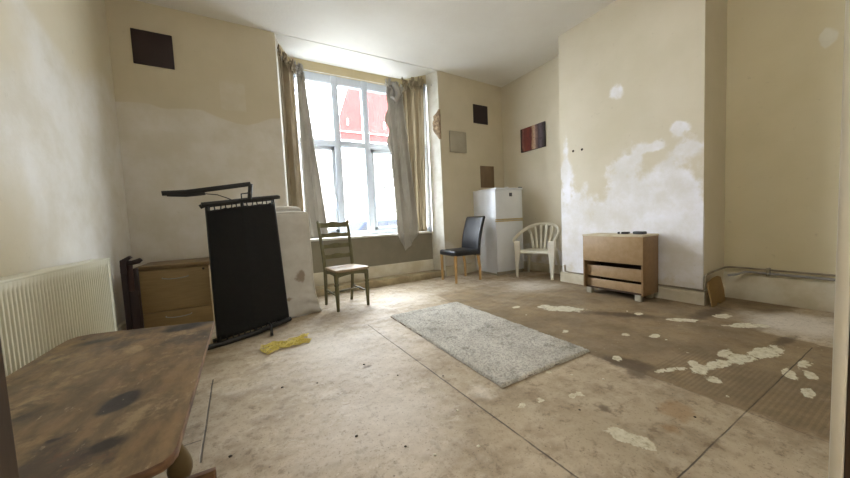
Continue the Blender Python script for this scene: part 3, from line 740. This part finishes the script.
# ------------------------------------------------------------------ mattress
M_matt = None
def matt_mat():
    t = NT('grey_mattress_cloth')
    c = t.mix(t.rng(t.noise(6, 6, .6), .3, .7), lin('#c6c3bc'), lin('#b8b3aa'))
    st = t.rng(t.math('ADD', t.attr('stain'), t.math('MULTIPLY', t.math('SUBTRACT', t.noise(14, 4, .6), .5), .8)), -.02, .3)
    c = t.mix(t.math('MULTIPLY', st, .7), c, lin('#755c42'))
    t.bump(t.noise(260, 2, .5), .1, .002)
    return t.fin(c, .9)
M_matt = matt_mat()
M_piping = simple('white_piping', '#d6d2c8', '#cbc6bb', 8, .8)
mt = thing('folded_mattress', 'thin grey mattress folded double, brown stain low down, leaning behind the black bed frame', 'mattress', (.33, 3.62, 0), .18)
def matt(name, y, zt_, x1, th, seed, flare):
    m = MB(); x0 = -.33
    def f(a, b):
        # a round the thickness section, b height
        t = a*2*PI
        ca, sa = math.cos(t), math.sin(t)
        e = .22
        cx = (abs(ca)**e)*(1 if ca >= 0 else -1); sy = (abs(sa)**e)*(1 if sa >= 0 else -1)
        z = zt_*(1-(1-b)**1.0)
        edge = min(1, b/.03, (1-b)/.03); edge = max(0, edge)**.4
        fl_ = flare*max(0, (.25-b)/.25)**1.6
        top_in = .03*max(0, (b-.97)/.03)**2
        xm, hw = (x0+x1)/2, (x1-x0)/2
        x = xm+(hw-.02+.02*edge-top_in)*cx + (fl_ if cx > .3 else fl_*.5)
        yy = y+(th/2)*(.4+.6*edge)*sy
        if sy < 0:
            wr = max(0, (.27-b)/.27)
            yy -= .04*wr + .022*wr*math.sin(z*60+x*22)
        yy += .01*mnoise.noise(Vector((x*4, z*4, seed)))
        return Vector((x, yy+.06*b-.02, z))
    m.grid(f, 96, 90)
    g = m.bm; bmesh.ops.remove_doubles(g, verts=g.verts, dist=.0004); bmesh.ops.holes_fill(g, edges=[e for e in g.edges if e.is_boundary])
    return m.build(name, M_matt, mt, ang=70), f
o1, f1 = matt('front_half', -.045, 1.125, .26, .075, 1, .045)
o2, f2 = matt('back_half', .045, 1.185, .215, .08, 5, .03)
field(o1, 'stain', lambda x, y, z: np.where(y < .0, np.maximum(blob(x, z, .085, .42, .085, .095), blob(x, z, -.02, .2, .1, .05)-.4), -1))
m = MB()
P = [f1(.625+.0+ .0, b) for b in np.linspace(.5, .5, 1)]
ring = [f1(.885, b)+Vector((.006, -.004, 0)) for b in np.linspace(.08, .975, 40)]
tp = [f1(a, .985)+Vector((0, -.004, .004)) for a in np.linspace(.875, .63, 20)]
m.tube(ring+[ring[-1].lerp(tp[0], .5)+Vector((.004, 0, .006))]+tp, .006, 8)
m.build('piping', M_piping, mt)

# ------------------------------------------------------------------ ladder-back chair
def ladder_chair():
    t = thing('ladder_back_chair', 'olive green ladder-back chair with a bare wooden seat in front of the bay window', 'chair', (.955, 3.625, 0), .16)
    M_ol = M_olive
    zS = .455
    for s_ in (-1, 1):
        m = MB()
        pr_ = [(.017, 0), (.018, .05), (.021, .12), (.024, .2), (.0235, .26), (.019, .275), (.026, .285), (.026, .30), (.019, .31), (.024, .33), (.025, .42)]
        m.lathe(pr_, M=T(s_*.185, -.175, 0) @ Matrix.Rotation(0, 4, 'X'), seg=16)
        m.build('leg', M_ol, t)
    for s_ in (-1, 1):
        m = MB()
        pts = [(s_*.165, .225, 0), (s_*.172, .185, .22), (s_*.175, .165, .44), (s_*.18, .185, .62), (s_*.185, .225, .82), (s_*.188, .265, 1.0), (s_*.188, .268, 1.012)]
        m.tube(pts, [.017, .020, .022, .021, .019, .017, .010], 12); m.build('back_post', M_ol, t)
    for z, hh, cv_ in ((.955, .052, 1), (.83, .042, 0), (.70, .042, 0), (.575, .042, 0)):
        m = MB()
        yb = np.interp(z, [.44, .62, .82, 1.0], [.165, .185, .225, .265])
        def f(a, b):
            x = (a-.5)*.365
            bow = .028*(1-(2*a-1)**2)
            top = .012*(1-(2*a-1)**2) + (.008*math.cos((a-.5)*4*PI) if cv_ else .006*math.cos((a-.5)*4*PI))
            return Vector((x, yb+bow+(b-.5)*hh*.2, z+(b-.5)*hh+(top*(1.2*b-.2))))
        m.grid(f, 30, 6); m.build('ladder_slat', M_ol, t, ang=60, solid=.013, fix=False)
    m = MB()
    m.prism([(-.205, -.215), (-.17, -.232), (0, -.238), (.17, -.232), (.205, -.215), (.212, -.18), (.185, .175), (-.185, .175), (-.212, -.18)], .435, .462, .008)
    m.build('seat', simple('worn_wood_seat', '#a08c70', '#8b7659', 9, .5, .1, 40, (6, 1, 1)), t)
    m = MB()
    def apr(x0, y0, x1, y1):
        a = Vector((x0, y0, 0)); b = Vector((x1, y1, 0))
        def f(u, v):
            p = a.lerp(b, u); lo = .375+.022*math.sin(u*PI)-.0; return Vector((p.x, p.y, lo+(.437-lo)*v))
        q = MB(); q.grid(f, 14, 3); q.build('apron', M_ol, t, solid=.016, fix=False)
    apr(-.185, -.19, .185, -.19); apr(-.185, -.19, -.17, .17); apr(.185, -.19, .17, .17); apr(-.17, .165, .17, .165)
    for a, b in (((-.185, -.175, .17), (-.17, .19, .19)), ((.185, -.175, .17), (.17, .19, .19)), ((-.17, .185, .14), (.17, .185, .14)), ((-.178, .02, .18), (.178, .02, .18))):
        a = Vector(a); b = Vector(b)
        q = MB(); q.tube([a, a.lerp(b, .2), a.lerp(b, .5), a.lerp(b, .8), b], [.008, .010, .013, .010, .008], 10); q.build('stretcher', M_ol, t)
ladder_chair()

# ------------------------------------------------------------------ leather dining chair
def dining_chair():
    t = thing('dining_chair', 'black leather dining chair with pale oak legs, side-on in front of the fridge freezer', 'chair', (2.84, 3.935, 0), -PI/2-.04)
    # local: front is -y, width along x
    m = MB()
    def seat_fn(): pass
    m.box((-.225, -.235, .40), (.225, .235, .485), .03, 4); m.build('seat', M_leather, t)
    m = MB()
    def f(a, b):
        # closed section round the back
        tt_ = a*2*PI; ca, sa = math.cos(tt_), math.sin(tt_); e = .25
        x = .225*(abs(ca)**e)*(1 if ca >= 0 else -1); th = .03*(abs(sa)**e)*(1 if sa >= 0 else -1)
        z = .385+(.985-.385)*b
        k = min(1, (1-b)/.03)**.5
        y = .215+ .03*math.sin(b*PI*.5)*0 + .125*b**1.5 - .012*math.sin(b*PI)
        return Vector((x*(.97+.03*k), y+th*(.35+.65*k), z))
    m.grid(f, 48, 30)
    bmesh.ops.remove_doubles(m.bm, verts=m.bm.verts, dist=.0004); bmesh.ops.holes_fill(m.bm, edges=[e for e in m.bm.edges if e.is_boundary])
    m.build('backrest', M_leather, t, ang=60)
    for sx in (-1, 1):
        m = MB(); m.tube([(sx*.198, -.205, 0), (sx*.2, -.205, .41)], [.021, .029], 4); m.build('leg', M_oak, t, ang=20)
        m = MB(); m.tube([(sx*.198, .235, 0), (sx*.2, .235, .2), (sx*.2, .205, .41)], [.021, .025, .029], 4); m.build('leg', M_oak, t, ang=20)
    m = MB()
    m.tube([(-.226, -.235, .487-.002), (-.22, -.2, .4865)], .001, 4)
    m.bm.free()
dining_chair()

# ------------------------------------------------------------------ fridge freezer
fr = thing('fridge_freezer', 'white fridge freezer with yellowed handle strip, standing in the far right corner', 'fridge', (3.775, 4.06, 0), -.03)
W_, D_, HT = .29, .26, 1.42
m = MB(); m.box((-W_, -D_+.0, .03), (W_, D_+.035, HT-.02), .008); m.build('body', M_fridge, fr)
m = MB(); m.box((-W_-.004, -D_-.055, HT-.022), (W_+.004, D_+.035, HT+.008), .008, 3); m.build('top', M_fridge, fr)
def door(z0, z1):
    m = MB()
    def f(a, b):
        t = a*2-1
        yb = -D_-.05+.022*abs(t)**3
        return Vector((W_*t, yb, z0+(z1-z0)*b))
    n = 24
    pts = [(-W_, -D_-.004)]+[(W_*(2*i/n-1), -D_-.055+.024*abs(2*i/n-1)**4) for i in range(n+1)]+[(W_, -D_-.004)]
    m.prism(pts, z0, z1, .005)
    return m.build('door', M_fridge, fr)
d1 = door(.06, .875); d2 = door(.925, HT-.026)
m = MB(); m.box((-W_, -D_-.045, .905), (W_, -D_-.004, .924), .003); m.box((-W_, -D_-.052, .877), (W_, -D_-.004, .896), .004); m.build('handle_strip', M_fridge_trim, d1)
m = MB(); m.box((-.02, -D_-.0575, 1.285), (.045, -D_-.054, 1.345), .002); m.build('badge', M_badge, d2)
for x in (.25, -.05): 
    m = MB(); m.box((x-.03, -D_-.05, HT+.008), (x+.03, -D_-.01, HT+.022), .004); m.build('hinge_cap', M_badge if x > 0 else M_fridge, fr)
m = MB(); m.box((-W_+.01, -D_-.02, .0), (W_-.01, D_-.02, .055), .004); m.build('kick_plate', M_panel_grey, fr)

# ------------------------------------------------------------------ plastic armchair
def patio_chair():
    t = thing('plastic_armchair', 'white plastic garden armchair with slatted back between the fridge freezer and the chimney breast', 'chair', (3.945, 3.345, 0), -PI/2+.40)
    t.scale = (1.08, 1.03, 1.0)
    Mx = M_plastic
    m = MB()
    def f(a, b):
        x = (a-.5)*(.46-.06*b); y = -.22+.42*b
        r = .0
        z = .415-.022*math.sin(a*PI)*math.sin(b*PI)-.02*max(0, (.12-b)/.12)**2-.008*b
        return Vector((x, y, z))
    m.grid(f, 24, 24); m.build('seat', Mx, t, ang=180, solid=.012, fix=False)
    m = MB(); m.tube([(-.235, -.225, .395), (0, -.232, .392), (.235, -.225, .395)], .02, 8, flat=(1, .5)); m.tube([(-.23, -.22, .395), (-.20, .20, .39)], .018, 8, flat=(1, .5)); m.tube([(.23, -.22, .395), (.20, .20, .39)], .018, 8, flat=(1, .5)); m.build('seat_rim', Mx, t)
    # hoop: arm - back - arm
    pts = []
    for a in np.linspace(-1, 1, 61):
        th = a*PI*.5
        x = .285*math.copysign(abs(math.sin(th))**.75, a)
        y = -.20 + .50*(math.cos(th)**.8)
        z = .60 + .205*(math.cos(th)**.9)
        pts.append(Vector((x, y, z)))
    pts = [Vector((-.275, -.235, .545)), Vector((-.285, -.23, .58))]+pts+[Vector((.285, -.23, .58)), Vector((.275, -.235, .545))]
    m = MB(); m.tube(pts, [.024]*len(pts), 10, flat=(.55, 1.15)); m.build('arm_hoop', Mx, t)
    for s_ in (-1, 1):
        m = MB()
        def lg(a, b, s_=s_):
            # L-section front leg rising into the arm
            z = .57*(1-b)
            w0 = .028+.050*min(1, z/.42)**1.5
            xo = s_*(.255+.022*min(1, z/.5)); yo = -.235+(.0 if z > .4 else -.015*(1-z/.4))
            k = a*2-1
            return Vector((xo-s_*max(0, k)*w0*1.1, yo+max(0, -k)*w0*1.1+.004, z))
        m.grid(lg, 12, 24); m.build('leg', Mx, t, ang=60, solid=.010, fix=False)
        m = MB()
        def rl(a, b, s_=s_):
            z = .40*(1-b); w0 = .024+.02*(z/.4); xo = s_*(.215+.03*b); yo = .19+.07*b; k = a*2-1
            return Vector((xo-s_*max(0, k)*w0, yo-max(0, -k)*w0, z))
        m.grid(rl, 12, 20); m.build('leg', Mx, t, ang=60, solid=.010, fix=False)
    for k in range(6):
        a = (k-2.5)/2.5
        m = MB()
        x0, x1 = a*.135, a*.215
        th = a*.62
        zt_ = .60+.205*(math.cos(th*1.25)**.9); yt = -.20+.50*(math.cos(th*1.2)**.8)
        P_ = [Vector((x0, .185, .405)), Vector((x0*1.1, .215, .5)), Vector((x0+(x1-x0)*.6, .25, .65)), Vector((x1, yt, zt_-.005))]
        m.tube(P_, [.019, .017, .018, .022], 8, flat=(.3, 1) if False else (1, .32)); m.build('back_slat', Mx, t)
patio_chair()

# ------------------------------------------------------------------ chest of drawers
ch = thing('chest_of_drawers', 'tan chipboard chest with lower drawers pushed back, raised on blocks against the chimney breast', 'chest of drawers', (3.66, 1.965, 0), 0)
x0, x1, y0, y1 = -.155, .160, -.315, .345
for ya, yb in ((y0, y0+.018), (y1-.018, y1)):
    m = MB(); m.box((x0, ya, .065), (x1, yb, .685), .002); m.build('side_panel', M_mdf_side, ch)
m = MB(); m.box((x0-.004, y0-.004, .685), (x1+.004, y1+.004, .703), .003); m.build('top', M_mdf_top, ch)
m = MB(); m.box((x1-.008, y0+.018, .07), (x1-.002, y1-.018, .685)); m.box((x0+.03, y0+.018, .065), (x1-.01, y1-.018, .08)); m.build('carcass', M_mdf_in, ch)
m = MB(); m.box((x0-.002, y0+.002, .392), (x0+.016, y1-.002, .684), .002); dr = m.build('drawer', M_mdf, ch)
for zA, zB in ((.205, .335), (.068, .175)):
    m = MB(); m.box((x0+.05, y0+.02, zA), (x0+.066, y1-.02, zB), .002); m.box((x0+.066, y0+.03, zA+.01), (x1-.02, y0+.042, zB-.02)); m.box((x0+.066, y1-.042, zA+.01), (x1-.02, y1-.03, zB-.02)); m.box((x0+.066, y0+.03, zA+.01), (x1-.02, y1-.03, zA+.016))
    m.build('drawer', M_mdf, ch)
for px, py in ((x0+.04, y0+.06), (x0+.04, y1-.06), (x1-.05, y0+.06), (x1-.05, y1-.06)):
    m = MB(); m.box((px-.028, py-.03, 0), (px+.028, py+.03, .065), .004); m.build('foot', M_panel_grey, ch)

g1 = thing('black_gadget', 'small black plastic box with a white end, left of the two on the tan chest', 'gadget', (3.70, 1.935, .703), .15)
m = MB(); m.box((-.03, -.05, 0), (.03, .06, .024), .004); m.build('case', M_gadget, g1)
m = MB(); m.box((-.0315, .02, .003), (.0315, .034, .0245), .001); m.build('white_band', M_gadget_label, g1)
g2 = thing('black_gadget', 'small plain black plastic box, right of the two on the tan chest', 'gadget', (3.70, 1.775, .703), -.1)
m = MB(); m.box((-.035, -.055, 0), (.035, .055, .028), .005); m.build('case', M_gadget, g2)
m = MB(); m.box((-.03, -.05, .028), (.03, .05, .031), .002); m.build('lid', M_gadget, g2)

# ------------------------------------------------------------------ pipes and leaning board
pp = thing('heating_pipes', 'pair of old painted heating pipes running low along the right alcove and chimney breast', 'pipe', (XR, .7, 0))
def pipe(pts, r, mat, name='pipe'):
    m = MB(); q = [Vector(p)-Vector(pp.location) for p in pts]; m.tube(q, r, 10); m.build(name, mat, pp)
pipe([(XR-.035, .06, .325), (XR-.035, .3, .325), (XR-.035, 1.15, .33), (XR-.04, 1.22, .33), (XR-.09, 1.245, .328), (XB+.05, 1.245, .315), (XB-.015, 1.25, .305), (XB-.03, 1.255, .28), (XB-.03, 1.255, .17), (XB-.02, 1.27, .149), (XB-.011, 1.32, .146), (XB-.011, 2.0, .146), (XB-.011, 2.74, .146), (XB-.011, 2.8, .155), (XB-.011, 2.81, .24)], .009, M_pipe)
pipe([(XR-.035, .06, .288), (XR-.035, .3, .288), (XR-.035, 1.05, .293), (XR-.05, 1.10, .293), (XR-.11, 1.15, .27), (XR-.16, 1.2, .26)], .012, M_pipe_grey)
for y in (.35, .95):
    m = MB(); m.box((-.045, y-.7-.012, .268), (.0, y-.7+.012, .345), .003); m.build('clip', M_pipe, pp)
bd = thing('leaning_board', 'brown offcut board with a notched foot leaning in the corner beside the chimney breast', 'board', (3.97, 1.2, 0))
m = MB(); m.prism([(-.15, .0), (-.05, .0), (-.04, .022), (.0, .028), (.03, .012), (.04, .004), (.165, .01), (.175, .12), (.14, .255), (.08, .272), (-.03, .268), (-.175, .24), (-.18, .2)], -.006, .006, .002, M=Matrix.Rotation(PI/2-.12, 4, 'X'))
m.build('panel', M_card, bd)

# ------------------------------------------------------------------ rug
def rug_mat():
    t = NT('grey_rug_pile')
    c = t.mix(t.rng(t.noise(3.5, 6, .7), .3, .7), lin('#dcd8ce'), lin('#c2bdb2'))
    c = t.mix(t.math('MULTIPLY', t.rng(t.noise(70, 4, .75), .42, .62), .6), c, lin('#7f7b72'))
    c = t.mix(t.math('MULTIPLY', t.rng(t.noise(9, 6, .75), .52, .66), .6), c, lin('#7b766c'))
    c = t.mix(t.math('MULTIPLY', t.rng(t.noise(30, 3, .6), .68, .74), .6), c, lin('#55493a'))
    t.bump(t.noise(220, 3, .7), .8, .006)
    return t.fin(c, .97)
rg = thing('rug', 'pale grey shaggy rectangular rug lying on the bare floor', 'rug', (1.592, 2.075, 0), .0)
m = MB(); Wr, Lr = .41, .80
def rf(a, b):
    x = (a*2-1)*Wr; y = (b*2-1)*Lr
    e = min((1-abs(a*2-1))*Wr, (1-abs(b*2-1))*Lr)
    k = min(1, e/.014)
    n = mnoise.noise(Vector((x*60, y*60, 1)))*.005+mnoise.noise(Vector((x*14, y*14, 3)))*.006+random.uniform(-.004, .004)
    wx = .004*mnoise.noise(Vector((y*9, 2, a*2))); wy = .004*mnoise.noise(Vector((x*9, 5, b*2)))
    # pulled slightly out of square, as it lies
    return Vector((x+wx+.004*y, y+wy, .003+(.019+n)*k**.5))
m.grid(rf, 150, 290); m.build('pile', rug_mat(), rg, ang=180, fix=False)
m = MB(); m.box((-Wr+.003, -Lr+.003, 0), (Wr-.003, Lr-.003, .010), .003); m.build('backing', M_panel_brown, rg)

# ------------------------------------------------------------------ yellow net bag
nt = thing('net_bag', 'crumpled yellow net bag lying on the floor in front of the black bed frame', 'net bag', (.195, 2.74, 0), .1)
nt.scale = (.9, .9, .9)
random.seed(11)
m = MB()
def nf(u, v, lay):
    w0 = .05+.035*abs(math.sin(u*4.2+lay*1.3))+.03*max(0, 1-abs(u-.12)/.15)
    x = -.17+.36*u+.03*math.sin(v*5+lay*2)
    y = (v-.5)*2*w0 + .035*math.sin(u*6+lay) - .06*max(0, (.22-u)/.22)
    z = .005+lay*.006+.012*abs(mnoise.noise(Vector((u*6, v*5, lay*3.1))))+.008*abs(math.sin(u*13+v*4+lay))
    return Vector((x+.04*mnoise.noise(Vector((v*4, u*3, lay))), y+.05*mnoise.noise(Vector((u*7, v*3, lay+9))), z))
for lay in range(3):
    for k in range(15):
        m.tube([nf((k+i*.55)/16 % 1 if False else min(1, max(0, (k+.5)/15+(i-6)*.018)), i/12, lay) for i in range(13)], .0026, 5)
        m.tube([nf(min(1, max(0, (k+.5)/15-(i-6)*.018)), i/12, lay) for i in range(13)], .0026, 5)
    for v in (0, 1): m.tube([nf(i/30, v, lay) for i in range(31)], .0035, 5)
m.build('netting', M_net, nt)
m = MB(); m.tube([nf(.95, .6, 1), Vector((.17, .03, .03)), Vector((.20, .05, .022)), Vector((.21, .055, .012))], [.008, .007, .006, .004], 8); m.build('drawstring', M_net, nt)

# ------------------------------------------------------------------ crumbs and flakes on the floor
def crumb(x, y, r, mat, name, label, group, cat):
    m = MB(); bmesh.ops.create_icosphere(m.bm, subdivisions=2, radius=r)
    for v in m.bm.verts:
        v.co *= 1+.5*mnoise.noise(v.co*60/max(r, .004)*.02+Vector((x*9, y*9, 0)))
        v.co.z = v.co.z*.45+r*.40
        if v.co.z < 0: v.co.z = 0
    o = m.build(name, mat, ang=180); o.location = (x, y, 0); tag(o, label, cat, group)
CR = [(-.135, 1.53), (.52, 1.17), (.98, 1.58), (.62, 2.02), (.30, 1.95), (1.35, .92), (.11, 2.02), (.75, 1.75), (1.73, .60), (.36, 1.35)]
for i, (x, y) in enumerate(CR): crumb(x, y, .0055 if i % 3 else .0075, M_crumb, 'floor_crumb', 'small dark crumb of debris lying on the bare floor', 'dark crumbs on the floor', 'debris')
FK = [(.60, 1.06), (.85, 1.25), (1.62, 1.15), (2.05, .58), (2.62, 1.08), (1.72, 1.02), (.78, 1.0), (3.1, 1.6), (2.28, 2.1)]
for x, y in FK: crumb(x, y, .007, M_flake, 'plaster_flake', 'small pale flake of plaster lying on the bare floor', 'pale flakes on the floor', 'debris')

# ------------------------------------------------------------------ outside
st = MB(); st.box((-40, 5.0, -.7), (60, 60, -.45)); struct(st.build('ground', simple('street_paving', '#8f8d89', '#807e79', 2, .9)), 'street outside the window')
def building(name, label, x0, x1, y, zt_, wall, roof, wins, ridge, door_x=None, gable=None):
    b = thing(name, label, 'building', ((x0+x1)/2, y, -.45)); ox_, oz = -(x0+x1)/2, .45
    m = MB(); m.box((x0+ox_, 0, 0), (x1+ox_, 8, zt_+oz)); m.build('wall', wall, b)
    m = MB(); A = [(-.35, zt_+oz-.05), (4, ridge+oz), (8.35, zt_+oz-.05), (8.35, zt_+oz+.1), (4, ridge+oz+.18), (-.35, zt_+oz+.1)]
    va = [m.bm.verts.new((x0+ox_-.1, p, q)) for p, q in A]; vb = [m.bm.verts.new((x1+ox_+.1, p, q)) for p, q in A]
    for i in range(6): m.bm.faces.new((va[i], va[(i+1) % 6], vb[(i+1) % 6], vb[i]))
    m.bm.faces.new(va); m.bm.faces.new(vb[::-1]); m.build('roof', roof, b)
    for (wx, wz, ww, wh) in wins:
        m = MB(); 
        for A_, B_ in (((-ww/2, 0), (-ww/2+.08, wh)), ((ww/2-.08, 0), (ww/2, wh)), ((-ww/2, 0), (ww/2, .08)), ((-ww/2, wh-.08), (ww/2, wh)), ((-.04, 0), (.04, wh)), ((-ww/2, wh*.5-.04), (ww/2, wh*.5+.04))):
            m.box((wx+ox_+A_[0], -.06, wz+oz+A_[1]), (wx+ox_+B_[0], .02, wz+oz+B_[1]))
        f = m.build('window', M_white_wood, b)
        m = MB(); m.box((wx+ox_-ww/2+.05, -.02, wz+oz+.05), (wx+ox_+ww/2-.05, .01, wz+oz+wh-.05)); m.build('pane', M_pane_dark, f)
    return b, ox_, oz
M_pane_dark = simple('far_window_glass', '#4d4242', '#443a3a', 3, .9)
M_render = simple('white_render', '#8f8983', '#847e77', 1, .9)
M_roof_red = simple('red_roof_tiles', '#a23a2c', '#8c3026', 30, .85, .3, 60)
M_roof_slate = simple('slate_roof', '#8c8a92', '#7d7b84', 30, .8)
M_redbrick = simple('red_brick_gable', '#5e1f1b', '#3b120f', 9, .95, 0, 60, (3, 1, .5))
b1, ox_, oz = building('street_house', 'white rendered house with a red gable across the street, seen through the window', 2.6, 8.6, 13.5, 4.35, M_render, M_roof_slate, [(4.15, 2.6, .8, 1.3), (6.0, 2.5, .8, 1.3), (4.1, .9, .9, 1.0), (6.1, .9, 1.0, 1.0)], 6.2)
m = MB(); m.prism([(3.65+ox_, 4.35+oz), (6.6+ox_, 4.35+oz), (6.6+ox_, 6.6+oz), (5.9+ox_, 7.05+oz), (5.2+ox_, 6.9+oz), (4.6+ox_, 7.15+oz), (4.2+ox_, 6.9+oz), (3.75+ox_, 5.6+oz)], -.15, .05, M=Matrix.Rotation(PI/2, 4, 'X'))
gb = m.build('gable', M_redbrick, b1)
m = MB()
for gx, gz in ((4.05, .25), (4.72, .75), (5.75, .3)): m.box((gx+ox_-.03, -.12, 5.2+oz), (gx+ox_+.03, -.04, 5.2+gz+oz))
m.box((3.65+ox_, -.13, 4.90+oz), (6.6+ox_, -.04, 4.93+oz)); m.box((3.6+ox_, -.2, 4.28+oz), (6.65+ox_, .02, 4.4+oz))
m.build('gable_trim', M_white_wood, b1)
b2, o2x, o2z = building('street_house', 'pale grey-roofed house across the street, left part of the window view', -4.5, 2.4, 14.5, 6.6, M_render, M_roof_slate, [(-.5, 2.6, .9, 1.4), (1.4, 2.6, .9, 1.4), (1.3, 5.0, .9, 1.2)], 8.4)
def car(label, x, y, mat):
    c_ = thing('parked_car', label, 'car', (x, y, -.45))
    m = MB(); body = [(-2.0, .3), (-2.05, .6), (-1.9, .85), (-1.1, .95), (1.25, .95), (1.95, .8), (2.08, .55), (2.0, .28)]
    m.prism(body, -.8, .8, .05, M=Matrix.Rotation(PI/2, 4, 'X')); m.build('body', mat, c_)
    m = MB(); m.prism([(-1.15, .93), (-.65, 1.45), (.75, 1.48), (1.35, .93)], -.7, .7, .06, M=Matrix.Rotation(PI/2, 4, 'X')); m.build('cabin', mat, c_)
    for q in ([(-.98, .98), (-.60, 1.36), (-.02, 1.38), (-.02, .98)], [(.06, .98), (.06, 1.38), (.68, 1.38), (1.12, .98)]):
        m = MB(); m.prism(q, .69, .715, M=Matrix.Rotation(PI/2, 4, 'X')); m.build('side_window', simple('car_glass', '#10131a', '#0c0f15', 3, .6), c_)
    for wx in (-1.25, 1.3):
        m = MB(); m.lathe([(.1, -.09), (.3, -.1), (.32, -.06), (.32, .06), (.3, .1), (.1, .09)], M=T(wx, -.72, .32) @ Matrix.Rotation(PI/2, 4, 'X'), seg=24); m.build('wheel', M_black_metal, c_)
        m = MB(); m.lathe([(.1, -.09), (.3, -.1), (.32, -.06), (.32, .06), (.3, .1), (.1, .09)], M=T(wx, .72, .32) @ Matrix.Rotation(PI/2, 4, 'X'), seg=24); m.build('wheel', M_black_metal, c_)
car('blue-grey car parked in the street, seen through the lower panes of the window', 3.6, 9.4, simple('car_paint', '#161e30', '#131a29', 2, .8))

# ------------------------------------------------------------------ daylight
wd = bpy.data.worlds.new('overcast'); S.world = wd; wd.use_nodes = True
bg = wd.node_tree.nodes['Background']; bg.inputs[0].default_value = (.92, .96, 1.0, 1); bg.inputs[1].default_value = 8.0
pl = bpy.data.lights.new('window_portal', 'AREA'); pl.shape = 'RECTANGLE'; pl.size = 1.75; pl.size_y = 2.4
pl.cycles.is_portal = True
po = bpy.data.objects.new('window_portal', pl); COL.objects.link(po); po.location = (1.55, YW+.12, 1.98); po.rotation_euler = (PI/2, 0, PI)
po.rotation_euler = (-PI/2, 0, 0)

# ------------------------------------------------------------------ pendant bulb added as fill, unseen above the view
lp = thing('fill_pendant', 'added unseen fill bulb on a white cord hanging from the middle of the ceiling', 'fill_lamp', (1.5, 1.0, ZC))
m = MB(); m.lathe([(.05, -.03), (.055, -.015), (.05, 0)]); m.build('ceiling_rose', M_white_wood, lp)
m = MB(); m.tube([(0, 0, -.02), (0, 0, -.5)], .004, 8); m.build('cord', M_white_wood, lp)
m = MB(); m.lathe([(.02, -.58), (.022, -.52), (.012, -.49)]); m.build('lamp_holder', M_white_wood, lp)
tbm = NT('fill_bulb_glass'); tbm.put(tbm.b.inputs['Emission Color'], (1, .99, .97, 1)); tbm.put(tbm.b.inputs['Emission Strength'], FILL_BULB)
m = MB(); m.lathe([(.015, -.58), (.03, -.62), (.055, -.66), (.062, -.70), (.052, -.74), (.025, -.762), (.002, -.765)], seg=24); m.build('bulb', tbm.fin(lin('#ffffff'), .4), lp)

hl = thing('hall_fill_lamp', 'added unseen fill bulb hanging in the hallway behind the doorway', 'fill_lamp', (-.3, -.85, 2.45))  # second fill bulb, added out of view to brighten architrave and room
m = MB(); m.tube([(0, 0, 0), (0, 0, -.2)], .004, 8); m.lathe([(.02, -.26), (.022, -.2), (.012, -.18)]); m.build('cord', M_white_wood, hl)
m = MB(); m.lathe([(.015, -.26), (.03, -.30), (.055, -.34), (.062, -.38), (.052, -.42), (.025, -.442), (.002, -.445)], seg=24); m.build('bulb', bpy.data.materials['fill_bulb_glass'], hl)

# ------------------------------------------------------------------ camera
yaw, pit, rol, fpx = math.radians(29.57135), math.radians(-3.57597), math.radians(-2.68559), 309.845
cyw, syw, cp, sp_, cr_, sr_ = math.cos(yaw), math.sin(yaw), math.cos(pit), math.sin(pit), math.cos(rol), math.sin(rol)
fwd = Vector((syw*cp, cyw*cp, sp_)); right = Vector((cyw, -syw, 0)); up = right.cross(fwd)
r2 = cr_*right+sr_*up; u2 = -sr_*right+cr_*up
cam = bpy.data.cameras.new('camera'); co = bpy.data.objects.new('camera', cam); COL.objects.link(co)
cam.sensor_width = 36; cam.lens = fpx/850*36; cam.clip_start = .01; cam.clip_end = 200
Mc = Matrix.Identity(4)
for i in range(3): Mc[i][0] = r2[i]; Mc[i][1] = u2[i]; Mc[i][2] = -fwd[i]; Mc[i][3] = (0, 0, H)[i]
co.matrix_world = Mc; S.camera = co

S.cycles.max_bounces = 14; S.cycles.diffuse_bounces = 12; S.cycles.transparent_max_bounces = 12
S.view_settings.view_transform = 'Standard'; S.view_settings.look = 'None'; S.view_settings.gamma = 1
S.view_settings.use_curve_mapping = False; S.view_settings.exposure = 2.2
